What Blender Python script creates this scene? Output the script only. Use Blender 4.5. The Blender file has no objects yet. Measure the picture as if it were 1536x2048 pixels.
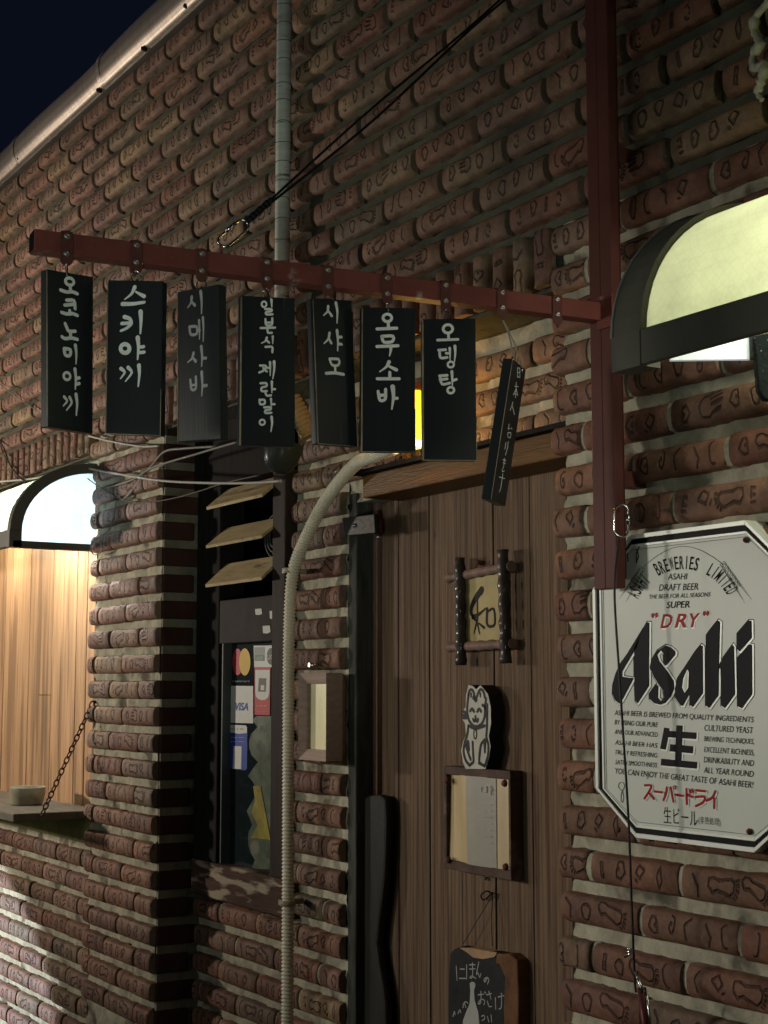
import bpy, math, random
import numpy as np
from mathutils import Vector, Matrix
random.seed(7)
R = math.radians
sc = bpy.context.scene
COL = sc.collection

# ------------------------------------------------------------------ camera
TH, PT, FL = R(31.74), math.atan(351/3000), 3000.0
CAM = Vector((0, -1.923, 1.6))
FH = Vector((-math.cos(TH), math.sin(TH), 0))
FWD = (FH*math.cos(PT) + Vector((0, 0, math.sin(PT)))).normalized()
RT = Vector((math.sin(TH), math.cos(TH), 0))
UP = RT.cross(FWD)
cd = bpy.data.cameras.new('camera'); cam = bpy.data.objects.new('camera', cd); COL.objects.link(cam)
cam.matrix_world = Matrix.Translation(CAM) @ Matrix((RT, UP, -FWD)).transposed().to_4x4()
cd.sensor_fit = 'HORIZONTAL'; cd.sensor_width = 36; cd.lens = FL*36/1536; cd.clip_end = 500; cd.clip_start = .05
sc.camera = cam

# ------------------------------------------------------------------ night sky, lamps, exposure
w = bpy.data.worlds.new('World'); sc.world = w; w.use_nodes = True
nt = w.node_tree; bg = nt.nodes['Background']
sky = nt.nodes.new('ShaderNodeTexSky'); sky.sky_type = 'NISHITA'; sky.sun_disc = False
sky.sun_elevation = R(-4); sky.sun_rotation = R(200)
mx = nt.nodes.new('ShaderNodeMix'); mx.data_type = 'RGBA'; mx.inputs[0].default_value = .85
mx.inputs[7].default_value = (.045, .075, .17, 1)
nt.links.new(sky.outputs[0], mx.inputs[6]); nt.links.new(mx.outputs[2], bg.inputs[0])
bg.inputs[1].default_value = .06
sc.view_settings.view_transform = 'Standard'; sc.view_settings.look = 'None'
sc.view_settings.exposure = 0; sc.view_settings.gamma = 1; sc.view_settings.use_curve_mapping = False

def lamp(name, loc, power, col, size=.1, kind='POINT', aim=None, spot=None, sizey=None, blend=.6):
    l = bpy.data.lights.new(name, kind); l.energy = power; l.color = col
    if kind == 'AREA':
        l.size = size
        if sizey: l.shape = 'RECTANGLE'; l.size_y = sizey
    else: l.shadow_soft_size = size
    if spot: l.spot_size = R(spot); l.spot_blend = blend
    o = bpy.data.objects.new(name, l); COL.objects.link(o); o.location = loc
    if aim is not None:
        o.rotation_euler = (Vector(aim)-Vector(loc)).to_track_quat('-Z', 'Y').to_euler()
    return o
lamp('street_lamp_or_fill', (-7.9, -2.9, 2.02), 620, (1, .88, .74), .14, 'SPOT', aim=(-5.75, 0, 2.25), spot=66, blend=1)
lamp('street_lamp_or_fill', (-4.6, -3.6, 2.0), 265, (1, .94, .84), .26, 'SPOT', aim=(-2.45, 0, 1.2), spot=43, blend=.9)
lamp('street_lamp_or_fill', (0.6, -2.7, 1.0), 120, (.86, .97, .88), .25, 'SPOT', aim=(-2.75, -.7, 2.3), spot=31, blend=.8)  # added fill spot near the camera, brightens the beam and boards
lamp('street_fill_light', (-3.0, -6.5, 1.9), 125, (.90, .98, .86), 1.6)  # added soft ambient fill from the street side, no visible source
lamp('ground_spot_light', (-7.6, -1.9, .75), 620, (.84, .92, 1), .03, 'SPOT', aim=(-6.30, 0, .22), spot=33, blend=.12)

# ------------------------------------------------------------------ helpers
def ray(px, py): return FWD*FL + RT*(px-768) - UP*(py-1024)
def P(px, py, Y=0.0):
    r = ray(px, py); return CAM + r*((Y-CAM.y)/r.y)
def PX(px, py, X):
    r = ray(px, py); return CAM + r*((X-CAM.x)/r.x)
def PD(px, py, d):
    r = ray(px, py); return CAM + r*(d/r.dot(FH))
def PZ(px, py, Z):
    r = ray(px, py); return CAM + r*((Z-CAM.z)/r.z)

def node_mat(name): 
    m = bpy.data.materials.new(name); m.use_nodes = True
    return m, m.node_tree, m.node_tree.nodes['Principled BSDF']
def M(name, c, rough=.6, metal=0, var=.25, vs=6, bump=.15, bs=60, st=(1, 1, 1), rnd=0, spec=.07, c2=None, c2s=3, c2t=.55, emit=None, es=1, coat=0):
    """one principled material: base colour with noise variation, optional second worn colour in patches, noise bump"""
    m, t, b = node_mat(name); N = t.nodes; L = t.links
    tc = N.new('ShaderNodeTexCoord'); mp = N.new('ShaderNodeMapping'); mp.inputs['Scale'].default_value = st
    geo = N.new('ShaderNodeNewGeometry'); L.new(geo.outputs['Position'], mp.inputs[0])
    n1 = N.new('ShaderNodeTexNoise'); n1.inputs['Scale'].default_value = vs; n1.inputs['Detail'].default_value = 6; n1.inputs['Roughness'].default_value = .65
    L.new(mp.outputs[0], n1.inputs[0])
    mr = N.new('ShaderNodeMapRange'); mr.inputs[1].default_value = .25; mr.inputs[2].default_value = .75
    mr.inputs[3].default_value = 1-var; mr.inputs[4].default_value = 1+var; L.new(n1.outputs[0], mr.inputs[0])
    mul = N.new('ShaderNodeMix'); mul.data_type = 'RGBA'; mul.blend_type = 'MULTIPLY'; mul.inputs[0].default_value = 1
    mul.inputs[6].default_value = (*c, 1); L.new(mr.outputs[0], mul.inputs[7])
    out = mul.outputs[2]
    if c2:
        n2 = N.new('ShaderNodeTexNoise'); n2.inputs['Scale'].default_value = c2s; n2.inputs['Detail'].default_value = 5; L.new(mp.outputs[0], n2.inputs[0])
        r2 = N.new('ShaderNodeMapRange'); r2.inputs[1].default_value = c2t; r2.inputs[2].default_value = c2t+.08; L.new(n2.outputs[0], r2.inputs[0])
        m2 = N.new('ShaderNodeMix'); m2.data_type = 'RGBA'; m2.inputs[7].default_value = (*c2, 1)
        L.new(r2.outputs[0], m2.inputs[0]); L.new(out, m2.inputs[6]); out = m2.outputs[2]
    if rnd:
        oi = N.new('ShaderNodeObjectInfo'); hs = N.new('ShaderNodeHueSaturation')
        r3 = N.new('ShaderNodeMapRange'); r3.inputs[3].default_value = 1-rnd; r3.inputs[4].default_value = 1+rnd
        L.new(oi.outputs['Random'], r3.inputs[0]); L.new(r3.outputs[0], hs.inputs['Value'])
        L.new(out, hs.inputs['Color']); out = hs.outputs[0]
    L.new(out, b.inputs['Base Color'])
    b.inputs['Roughness'].default_value = rough; b.inputs['Metallic'].default_value = metal
    b.inputs['Specular IOR Level'].default_value = spec; b.inputs['Coat Weight'].default_value = coat
    if bump:
        n3 = N.new('ShaderNodeTexNoise'); n3.inputs['Scale'].default_value = bs; n3.inputs['Detail'].default_value = 5; L.new(mp.outputs[0], n3.inputs[0])
        bp = N.new('ShaderNodeBump'); bp.inputs['Strength'].default_value = bump; bp.inputs['Distance'].default_value = .004
        L.new(n3.outputs[0], bp.inputs['Height']); L.new(bp.outputs[0], b.inputs['Normal'])
    if emit:
        b.inputs['Emission Color'].default_value = (*emit, 1); b.inputs['Emission Strength'].default_value = es
    return m

class MB:
    def __init__(s): s.v = []; s.f = []; s.m = []; s.sm = []
    def add(s, vs, fs, mi=0, smooth=False):
        n = len(s.v); s.v += [Vector(v) for v in vs]
        for f in fs: s.f.append([i+n for i in f]); s.m.append(mi); s.sm.append(smooth)
        return s
    def box(s, a, b, mi=0):
        x0, x1 = sorted((a[0], b[0])); y0, y1 = sorted((a[1], b[1])); z0, z1 = sorted((a[2], b[2]))
        return s.add([(x0,y0,z0),(x1,y0,z0),(x1,y1,z0),(x0,y1,z0),(x0,y0,z1),(x1,y0,z1),(x1,y1,z1),(x0,y1,z1)],
              [(0,3,2,1),(4,5,6,7),(0,1,5,4),(1,2,6,5),(2,3,7,6),(3,0,4,7)], mi)
    def obox(s, c, ax, ay, az, mi=0):
        c = Vector(c); v = [c+ax*i+ay*j+az*k for k in (-1,1) for (i,j) in ((-1,-1),(1,-1),(1,1),(-1,1))]
        return s.add(v, [(0,3,2,1),(4,5,6,7),(0,1,5,4),(1,2,6,5),(2,3,7,6),(3,0,4,7)], mi)
    def prism(s, pts, ext, mi=0, mi_side=None):
        """polygon (world points) thickened by the vector ext"""
        n = len(pts); pts = [Vector(p) for p in pts]; ext = Vector(ext)
        s.add(pts + [p+ext for p in pts], [list(range(n))[::-1], list(range(n, 2*n))], mi)
        b = len(s.v)-2*n; ms = mi if mi_side is None else mi_side
        for i in range(n):
            j = (i+1) % n; s.f.append([b+i, b+j, b+n+j, b+n+i]); s.m.append(ms); s.sm.append(False)
        return s
    def tube(s, path, r, n=8, mi=0, caps=True, closed=False, smooth=True):
        path = [Vector(p) for p in path]; m = len(path); rr = r if isinstance(r, (list, tuple)) else [r]*m
        t0 = None; nrm = None; base = len(s.v)
        for i, p in enumerate(path):
            if closed: t = path[(i+1) % m]-path[i-1]
            else: t = path[min(i+1, m-1)]-path[max(i-1, 0)]
            t.normalize()
            if nrm is None:
                nrm = t.orthogonal().normalized()
            else:
                nrm = (nrm - t*nrm.dot(t)).normalized()
            bi = t.cross(nrm)
            for k in range(n):
                a = 2*math.pi*k/n; s.v.append(p + nrm*(math.cos(a)*rr[i]) + bi*(math.sin(a)*rr[i]))
        for i in range(m if closed else m-1):
            i2 = (i+1) % m
            for k in range(n):
                k2 = (k+1) % n
                s.f.append([base+i*n+k, base+i*n+k2, base+i2*n+k2, base+i2*n+k]); s.m.append(mi); s.sm.append(smooth)
        if caps and not closed:
            s.f.append([base+k for k in range(n)][::-1]); s.m.append(mi); s.sm.append(False)
            s.f.append([base+(m-1)*n+k for k in range(n)]); s.m.append(mi); s.sm.append(False)
        return s
    def lathe(s, c, prof, n=24, mi=0, axis=(0,0,1)):
        az = Vector(axis).normalized(); ax = az.orthogonal().normalized(); ay = az.cross(ax); b = len(s.v); c = Vector(c)
        for r, h in prof:
            for k in range(n):
                a = 2*math.pi*k/n; s.v.append(c + ax*(r*math.cos(a)) + ay*(r*math.sin(a)) + az*h)
        for i in range(len(prof)-1):
            for k in range(n):
                k2 = (k+1) % n; s.f.append([b+i*n+k, b+i*n+k2, b+(i+1)*n+k2, b+(i+1)*n+k]); s.m.append(mi); s.sm.append(True)
        return s
    def grid(s, fn, nu, nv, mi=0, smooth=True):
        b = len(s.v)
        for j in range(nv+1):
            for i in range(nu+1): s.v.append(Vector(fn(i/nu, j/nv)))
        for j in range(nv):
            for i in range(nu):
                a = b+j*(nu+1)+i; s.f.append([a, a+1, a+nu+2, a+nu+1]); s.m.append(mi); s.sm.append(smooth)
        return s
    def build(s, name, mats, parent=None, bevel=0, loc=None, sub=0):
        o0 = Vector((0,0,0))
        if parent is not None: o0 = wloc(parent)
        elif loc is not None: o0 = Vector(loc)
        me = bpy.data.meshes.new(name)
        me.from_pydata([v-o0 for v in s.v], [], s.f)
        if not isinstance(mats, (list, tuple)): mats = [mats]
        for m in mats: me.materials.append(m)
        me.polygons.foreach_set('material_index', s.m); me.polygons.foreach_set('use_smooth', s.sm)
        me.update()
        o = bpy.data.objects.new(name, me); COL.objects.link(o)
        if parent is not None: o.parent = parent
        else: o.location = o0
        if bevel:
            bv = o.modifiers.new('bevel', 'BEVEL'); bv.width = bevel; bv.segments = 2; bv.limit_method = 'ANGLE'; bv.angle_limit = R(35)
        return o
def wloc(o):
    v = Vector((0,0,0))
    while o is not None: v = v + o.location; o = o.parent
    return v
def tag(o, label, cat, group=None):
    o['label'] = label; o['category'] = cat
    if group: o['group'] = group
    return o
def thing(name, label, cat, loc, group=None):
    o = bpy.data.objects.new(name, None); COL.objects.link(o); o.location = loc; o.empty_display_size = .05
    return tag(o, label, cat, group)
def stroke(mb, pts, w0, w1, nrm, thick, mi=0, seg=6):
    """a brush stroke: rounded ribbon along pts (world, on a plane with normal nrm), raised by thick"""
    nrm = Vector(nrm).normalized(); pts = [Vector(p) for p in pts]
    # resample with a gentle spline so corners soften
    q = [pts[0]]
    for i in range(len(pts)-1):
        for k in range(1, 4): q.append(pts[i].lerp(pts[i+1], k/3))
    if len(pts) > 2:
        q = [q[0]] + [(q[i-1]+q[i]*2+q[i+1])/4 for i in range(1, len(q)-1)] + [q[-1]]
    n = len(q); L = []; Rr = []
    for i in range(n):
        t = (q[min(i+1, n-1)]-q[max(i-1, 0)]).normalized(); sd = nrm.cross(t).normalized()
        wd = (w0+(w1-w0)*i/(n-1))/2
        L.append(q[i]+sd*wd); Rr.append(q[i]-sd*wd)
    def cap(c, a, sgn_t, wd):
        out = []; t = sgn_t; sd = (a-c).normalized()
        for k in range(1, seg): 
            an = math.pi*k/seg; out.append(c+sd*(wd*math.cos(an))+t*(wd*math.sin(an)))
        return out
    t_end = (q[-1]-q[-2]).normalized(); t_st = (q[0]-q[1]).normalized()
    loop = L + cap(q[-1], L[-1], t_end, w1/2) + Rr[::-1] + cap(q[0], Rr[0], t_st, w0/2)
    # build as strips so concave bends tessellate cleanly
    ext = nrm*thick
    for i in range(n-1):
        mb.add([L[i]+ext, L[i+1]+ext, Rr[i+1]+ext, Rr[i]+ext], [(0,3,2,1)], mi)
        mb.add([L[i], L[i+1], L[i+1]+ext, L[i]+ext], [(0,1,2,3)], mi); mb.add([Rr[i], Rr[i+1], Rr[i+1]+ext, Rr[i]+ext], [(3,2,1,0)], mi)
    for c, a, t, wd in ((q[-1], L[-1], t_end, w1/2), (q[0], Rr[0], t_st, w0/2)):
        ring = [a]+cap(c, a, t, wd)+[c*2-a]
        mb.add([p+ext for p in ring], [list(range(len(ring)))], mi)
def ring2(mb, c, ex, ey, rx, ry, w, nrm, thick, mi=0, n=20):
    nrm = Vector(nrm).normalized(); ext = nrm*thick; ex = Vector(ex); ey = Vector(ey)
    o = [c+ex*((rx+w/2)*math.cos(2*math.pi*k/n))+ey*((ry+w/2)*math.sin(2*math.pi*k/n)) for k in range(n)]
    i_ = [c+ex*((rx-w/2)*math.cos(2*math.pi*k/n))+ey*((ry-w/2)*math.sin(2*math.pi*k/n)) for k in range(n)]
    for k in range(n):
        j = (k+1) % n
        mb.add([o[k]+ext, o[j]+ext, i_[j]+ext, i_[k]+ext], [(0,1,2,3)], mi)
        mb.add([o[k], o[j], o[j]+ext, o[k]+ext], [(0,3,2,1)], mi)
_tc = {}
def text_mesh(s, shear=0, bold=0):
    key = (s, shear, bold)
    if key in _tc: return _tc[key]
    cu = bpy.data.curves.new('lettering', 'FONT'); cu.body = s; cu.shear = shear; cu.offset = bold; cu.resolution_u = 3
    o = bpy.data.objects.new('lettering', cu); COL.objects.link(o)
    dg = bpy.context.evaluated_depsgraph_get(); dg.update()
    me = bpy.data.meshes.new_from_object(o.evaluated_get(dg))
    v = [tuple(x.co[:2]) for x in me.vertices]; f = [list(p.vertices) for p in me.polygons]
    bpy.data.objects.remove(o); bpy.data.curves.remove(cu); bpy.data.meshes.remove(me)
    _tc[key] = (v, f); return v, f
def put_text(mb, s, a, b, h, nrm, thick, mi=0, shear=0, bold=0, up=None, capref=True):
    """lettering fitted between world points a and b (baseline), cap height h"""
    v, f = text_mesh(s, shear, bold)
    if not v: return
    x0 = min(p[0] for p in v); x1 = max(p[0] for p in v); y0 = min(p[1] for p in v) if not capref else 0; y1 = max(p[1] for p in v)
    a = Vector(a); b = Vector(b); u = (b-a); up = Vector(up) if up is not None else Vector((0,0,1)); n = Vector(nrm).normalized()*thick
    mb.add([a+u*((x-x0)/(x1-x0))+up*(h*(y-y0)/(y1-y0))+n for x, y in v], f, mi)
def offset_poly(pts, d):
    n = len(pts); A = sum(pts[i][0]*pts[(i+1)%n][1]-pts[(i+1)%n][0]*pts[i][1] for i in range(n)); sg = 1 if A > 0 else -1
    out = []
    for i in range(n):
        p0, p, p2 = pts[i-1], pts[i], pts[(i+1) % n]
        e1 = Vector((p[0]-p0[0], p[1]-p0[1])).normalized(); e2 = Vector((p2[0]-p[0], p2[1]-p[1])).normalized()
        n1 = Vector((e1.y, -e1.x))*sg; n2 = Vector((e2.y, -e2.x))*sg; nn = n1+n2
        if nn.length < .3: nn = n1
        nn.normalize(); k = min(1.6, 1/max(.5, nn.dot(n1))); out.append((p[0]+nn.x*d*k, p[1]+nn.y*d*k))
    return out
def rough_path(pts, n=8):
    """Catmull-Rom through world points"""
    pts = [Vector(p) for p in pts]; q = [pts[0]*2-pts[1]]+pts+[pts[-1]*2-pts[-2]]; out = []
    for i in range(1, len(q)-2):
        p0, p1, p2, p3 = q[i-1:i+3]
        for k in range(n):
            t = k/n; out.append(.5*((2*p1)+(-p0+p2)*t+(2*p0-5*p1+4*p2-p3)*t*t+(-p0+3*p1-3*p2+p3)*t**3))
    out.append(pts[-1]); return out
NY = Vector((0, -1, 0))
# ------------------------------------------------------------------ relief drawings pressed into the bricks (height field drawn here, no file)
CW, CH, NC, NR = 256, 84, 4, 8
def draw_cells():
    rnd = random.Random(3); H = np.zeros((NR*CH, NC*CW), np.float32)
    yy, xx = np.mgrid[0:CH, 0:CW].astype(np.float32)
    def seg(D, a, b):
        ax, ay = a; bx, by = b; dx, dy = bx-ax, by-ay; l = dx*dx+dy*dy+1e-6
        t = np.clip(((xx-ax)*dx+(yy-ay)*dy)/l, 0, 1); np.minimum(D, np.hypot(xx-ax-t*dx, yy-ay-t*dy), out=D)
    foot = [(-1,-.1),(-.95,.28),(-.6,.42),(-.2,.3),(.3,.42),(.75,.5),(1,.3),(.9,-.15),(.6,-.4),(.2,-.3),(-.3,-.2),(-.7,-.38),(-1,-.1)]
    toes = [[(1.1,.45),(1.25,.5)],[(1.15,.2),(1.3,.22)],[(1.1,-.02),(1.25,-.05)],[(1.0,-.22),(1.13,-.3)],[(.85,-.42),(.95,-.52)]]
    hand = [[(-.8,-.4),(-.9,.1),(-.5,.5),(0,.45)],[(-.8,-.4),(-.2,-.55),(.1,-.4)],[(0,.45),(.7,.6)],[(.05,.2),(.9,.28)],[(.05,-.05),(.95,-.03)],[(.1,-.4),(.8,-.32)],[(-.1,.62),(.3,.85)]]
    heart = [[(-.7,0),(-.2,.55),(.3,.5),(.4,.1),(.1,0),(.4,-.1),(.35,-.5),(-.15,-.5),(-.7,0)]]
    blob = [[(math.cos(a)*(.6+.15*math.sin(3*a)), math.sin(a)*.5) for a in np.linspace(0, 6.28, 14)]]
    tick = [[(-.3,-.6),(-.5,.1),(.4,.6)]]; arc = [[(math.cos(a)*.5, math.sin(a)*.7) for a in np.linspace(1.6, 5, 8)]]
    glyph = [[(-.25,-.5),(.25,-.5),(.25,.5),(-.25,.5),(-.25,-.5)],[(-.25,0),(.25,0)]]
    glyph2 = [[(-.4,.5),(.3,.5),(.3,-.1)],[(-.4,0),(.35,0)],[(-.35,-.5),(.4,-.5)]]
    spiral = [[(math.cos(a)*a/14, math.sin(a)*a/11) for a in np.linspace(1, 8.2, 20)]]
    diamond = [[(0,.7),(.35,.1),(.1,-.6),(-.3,-.1),(0,.7)]]
    drop = [[(-.5,.1),(.1,.5),(.6,.1),(.2,-.3),(-.5,.1)],[(.6,-.4),(.8,-.3)]]
    dots = [[(-.3,.4),(-.28,.42)],[(0,.5),(.02,.52)],[(.25,.3),(.27,.3)],[(.3,0),(.32,0)],[(-.3,-.3),(-.1,-.5),(.2,-.4)]]
    foot_s = [foot]+toes
    kinds = [(foot_s, 34, 26), (hand, 30, 30), (heart, 22, 24), (blob, 20, 24), (tick, 18, 24), (arc, 18, 26), (glyph, 14, 22), (glyph2, 14, 20), (spiral, 20, 24), (diamond, 22, 28), (drop, 24, 26), (dots, 20, 22)]
    for c in range(NC*NR):
        D = np.full((CH, CW), 99, np.float32); x = 16+rnd.random()*10
        big = rnd.random() < .75; n = 0
        while x < CW-30:
            k = rnd.choice([0, 0, 1, 2, 3, 10]) if (big and n in (1, 2)) else rnd.choice([2, 4, 5, 6, 7, 8, 9, 10, 11, 5, 3])
            st, sx, sy = kinds[k]; s = rnd.uniform(.85, 1.1); sx *= s; sy *= s; x += sx*1.05
            fl = rnd.choice([-1, 1]); rot = rnd.uniform(-.25, .25) if k else rnd.uniform(-.35, .1)
            if x+sx > CW-8: break
            cy = CH/2+rnd.uniform(-4, 4)
            for s_ in st:
                pts = [(x+fl*(px*sx*math.cos(rot)-py*sy*math.sin(rot)), cy+(px*sx*math.sin(rot)+py*sy*math.cos(rot))+rnd.uniform(-.6, .6)) for px, py in s_]
                for a, b in zip(pts, pts[1:]): seg(D, a, b)
            x += sx*1.05+rnd.uniform(5, 16); n += 1
        g = np.clip(1-(D-.9)/1.9, 0, 1); r, q = divmod(c, NC)
        H[r*CH:(r+1)*CH, q*CW:(q+1)*CW] = g
    return H
H = draw_cells()
img = bpy.data.images.new('pressed_drawings', NC*CW, NR*CH, float_buffer=False, is_data=True)
px = np.ones((NR*CH, NC*CW, 4), np.float32); px[..., :3] = H[..., None]
img.pixels.foreach_set(px.ravel()); img.update(); img.pack()

def brick_mat(name, colors, dirt=(.055, .05, .042), dirt_amt=.45, groove=.62, rough=.62, smear=.55, smc=(.24,.215,.16)):
    m, t, b = node_mat(name); N = t.nodes; L = t.links
    tx = N.new('ShaderNodeTexImage'); tx.image = img; tx.extension = 'EXTEND'
    oi = N.new('ShaderNodeObjectInfo'); cr = N.new('ShaderNodeValToRGB'); cr.color_ramp.interpolation = 'LINEAR'
    while len(cr.color_ramp.elements) < len(colors): cr.color_ramp.elements.new(.5)
    for i, c in enumerate(colors):
        cr.color_ramp.elements[i].position = i/(len(colors)-1); cr.color_ramp.elements[i].color = (*c, 1)
    L.new(oi.outputs['Random'], cr.inputs[0])
    geo = N.new('ShaderNodeNewGeometry')
    n1 = N.new('ShaderNodeTexNoise'); n1.inputs['Scale'].default_value = 22; n1.inputs['Detail'].default_value = 7; n1.inputs['Roughness'].default_value = .7; L.new(geo.outputs['Position'], n1.inputs[0])
    n2 = N.new('ShaderNodeTexNoise'); n2.inputs['Scale'].default_value = 3.3; n2.inputs['Detail'].default_value = 5; L.new(geo.outputs['Position'], n2.inputs[0])
    r1 = N.new('ShaderNodeMapRange'); r1.inputs[1].default_value = .3; r1.inputs[2].default_value = .72; r1.inputs[3].default_value = .5; r1.inputs[4].default_value = 1.45; L.new(n1.outputs[0], r1.inputs[0])
    mu = N.new('ShaderNodeMix'); mu.data_type = 'RGBA'; mu.blend_type = 'MULTIPLY'; mu.inputs[0].default_value = 1; L.new(cr.outputs[0], mu.inputs[6]); L.new(r1.outputs[0], mu.inputs[7])
    r2 = N.new('ShaderNodeMapRange'); r2.inputs[1].default_value = .42; r2.inputs[2].default_value = .68; r2.inputs[4].default_value = dirt_amt; L.new(n2.outputs[0], r2.inputs[0])
    md = N.new('ShaderNodeMix'); md.data_type = 'RGBA'; md.inputs[7].default_value = (*dirt, 1); L.new(r2.outputs[0], md.inputs[0]); L.new(mu.outputs[2], md.inputs[6])
    # dirt, with groove shade painted in, darkens the pressed lines
    mg = N.new('ShaderNodeMix'); mg.data_type = 'RGBA'; mg.inputs[7].default_value = (.018, .012, .01, 1)
    rg = N.new('ShaderNodeMath'); rg.operation = 'MULTIPLY'; rg.inputs[1].default_value = groove; L.new(tx.outputs[0], rg.inputs[0])
    L.new(rg.outputs[0], mg.inputs[0]); 
    uvn = N.new('ShaderNodeUVMap'); sx = N.new('ShaderNodeSeparateXYZ'); L.new(uvn.outputs[0], sx.inputs[0])
    def mth(op, a_, v_=None):
        q = N.new('ShaderNodeMath'); q.operation = op; L.new(a_, q.inputs[0])
        if v_ is not None: q.inputs[1].default_value = v_
        return q.outputs[0]
    edge = mth('ABSOLUTE', mth('SUBTRACT', mth('FRACT', mth('MULTIPLY', sx.outputs[1], NR)), .5))
    ad = N.new('ShaderNodeMath'); ad.operation = 'ADD'; L.new(edge, ad.inputs[0]); L.new(mth('MULTIPLY', n1.outputs[0], .42), ad.inputs[1])
    sm = N.new('ShaderNodeMapRange'); sm.inputs[1].default_value = .60; sm.inputs[2].default_value = .70; sm.inputs[4].default_value = smear; L.new(ad.outputs[0], sm.inputs[0])
    mm2 = N.new('ShaderNodeMix'); mm2.data_type = 'RGBA'; mm2.inputs[7].default_value = (*smc, 1); L.new(sm.outputs[0], mm2.inputs[0]); L.new(md.outputs[2], mm2.inputs[6]); md = mm2
    L.new(md.outputs[2], mg.inputs[6]); L.new(mg.outputs[2], b.inputs['Base Color'])
    b.inputs['Roughness'].default_value = rough; b.inputs['Specular IOR Level'].default_value = .2
    sb = N.new('ShaderNodeMath'); sb.operation = 'MULTIPLY'; sb.inputs[1].default_value = -1; L.new(tx.outputs[0], sb.inputs[0])
    b1 = N.new('ShaderNodeBump'); b1.inputs['Strength'].default_value = 1; b1.inputs['Distance'].default_value = .006; L.new(sb.outputs[0], b1.inputs['Height'])
    n3 = N.new('ShaderNodeTexNoise'); n3.inputs['Scale'].default_value = 48; n3.inputs['Detail'].default_value = 9; n3.inputs['Roughness'].default_value = .7; L.new(geo.outputs['Position'], n3.inputs[0])
    b2 = N.new('ShaderNodeBump'); b2.inputs['Strength'].default_value = .75; b2.inputs['Distance'].default_value = .006; L.new(n3.outputs[0], b2.inputs['Height']); L.new(b1.outputs[0], b2.inputs['Normal'])
    L.new(b2.outputs[0], b.inputs['Normal'])
    return m
RED = brick_mat('red_brick', [(0.199,0.086,0.052),(0.155,0.069,0.046),(0.239,0.116,0.068),(0.169,0.092,0.057),(0.218,0.099,0.063)], dirt_amt=.35)
TAN = brick_mat('weathered_brick', [(0.249,0.133,0.085),(0.199,0.105,0.068),(0.269,0.174,0.097),(0.218,0.116,0.085),(0.180,0.127,0.080)], dirt_amt=.55, smear=.7, smc=(.10,.09,.062))
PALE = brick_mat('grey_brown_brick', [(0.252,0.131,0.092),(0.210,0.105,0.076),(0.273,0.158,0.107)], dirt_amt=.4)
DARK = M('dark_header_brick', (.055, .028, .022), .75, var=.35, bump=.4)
MORT = M('pale_mortar', (.36, .335, .25), .9, var=.35, vs=14, bump=1, bs=55, c2=(.13, .115, .085), c2s=7, c2t=.55)
MORTD = M('grimy_mortar', (.085, .085, .062), .92, var=.4, vs=7, bump=.9, bs=60, c2=(.05, .048, .038), c2s=2.1, c2t=.52)

# brick meshes: half-round face bar, 32 drawings, plus a few with rounded left end
BL, BHh, BD = .241, .0305, .023
def brick_mesh(cell, round_left=False, half=False):
    BL = globals()['BL']*(.5 if half else 1)
    n = 8; xs = [(-.5, .94), (-.492, 1), (-.33, 1.01), (-.16, .985), (0, 1), (.17, 1.012), (.34, .99), (.492, 1), (.5, .93)]
    if round_left: xs = [(-.5, .15), (-.485, .55), (-.455, .82), (-.41, .97), (-.36, 1), (-.18, .985), (0, 1), (.17, 1.012), (.34, .99), (.492, 1), (.5, .93)]
    if half: u0 = random.choice((0, .5))
    v = []; f = []; uv = []
    for x, k in xs:
        for j in range(n+1):
            a = math.pi*j/n; ca = math.cos(a); sa = math.sin(a)
            # squarish half round
            zz = -math.copysign(abs(ca)**.8, ca)*BHh*(1-(1-k)*.8); yy = -(sa**.68)*BD*k-.004
            zz += random.uniform(-.0009, .0009); yy += random.uniform(-.0009, .0009)
            v.append((x*BL, yy, zz)); uv.append(((x+.5)*.5+u0 if half else x+.5, j/n))
    m = n+1
    for i in range(len(xs)-1):
        for j in range(n): f.append((i*m+j, (i+1)*m+j, (i+1)*m+j+1, i*m+j+1))
    nside = len(f); nv = len(v)
    for e, rev in ((0, False), (len(xs)-1, True)):
        b0 = len(v); v += [v[e*m+j] for j in range(m)]; uv += [(.01, .01)]*m
        fc = list(range(b0, b0+m)); f.append(tuple(fc[::-1] if rev else fc))
    v2 = [(x, y if abs(z) < BHh*.999 else .02, z) for x, y, z in v]
    me = bpy.data.meshes.new('brick'); me.from_pydata(v2, [], f)
    lay = me.uv_layers.new(name='UVMap'); r, q = divmod(cell, NC)
    for p in me.polygons:
        p.use_smooth = p.index < nside
        for li in p.loop_indices:
            u, w_ = uv[me.loops[li].vertex_index]
            if p.index >= nside: u, w_ = .004, .004
            lay.data[li].uv = ((q+.01+.98*u)/NC, (r+.02+.96*w_)/NR)
    me.materials.append(RED)
    me.validate(); me.update(); return me
BM = [brick_mesh(i) for i in range(32)]
BR = [brick_mesh(i, True) for i in (1, 6, 11, 17, 22, 27)]
HM = [brick_mesh(i, half=True) for i in range(32)]
HR = [brick_mesh(i, True, True) for i in (2, 5, 9, 14, 19, 23, 28, 31)]
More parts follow.
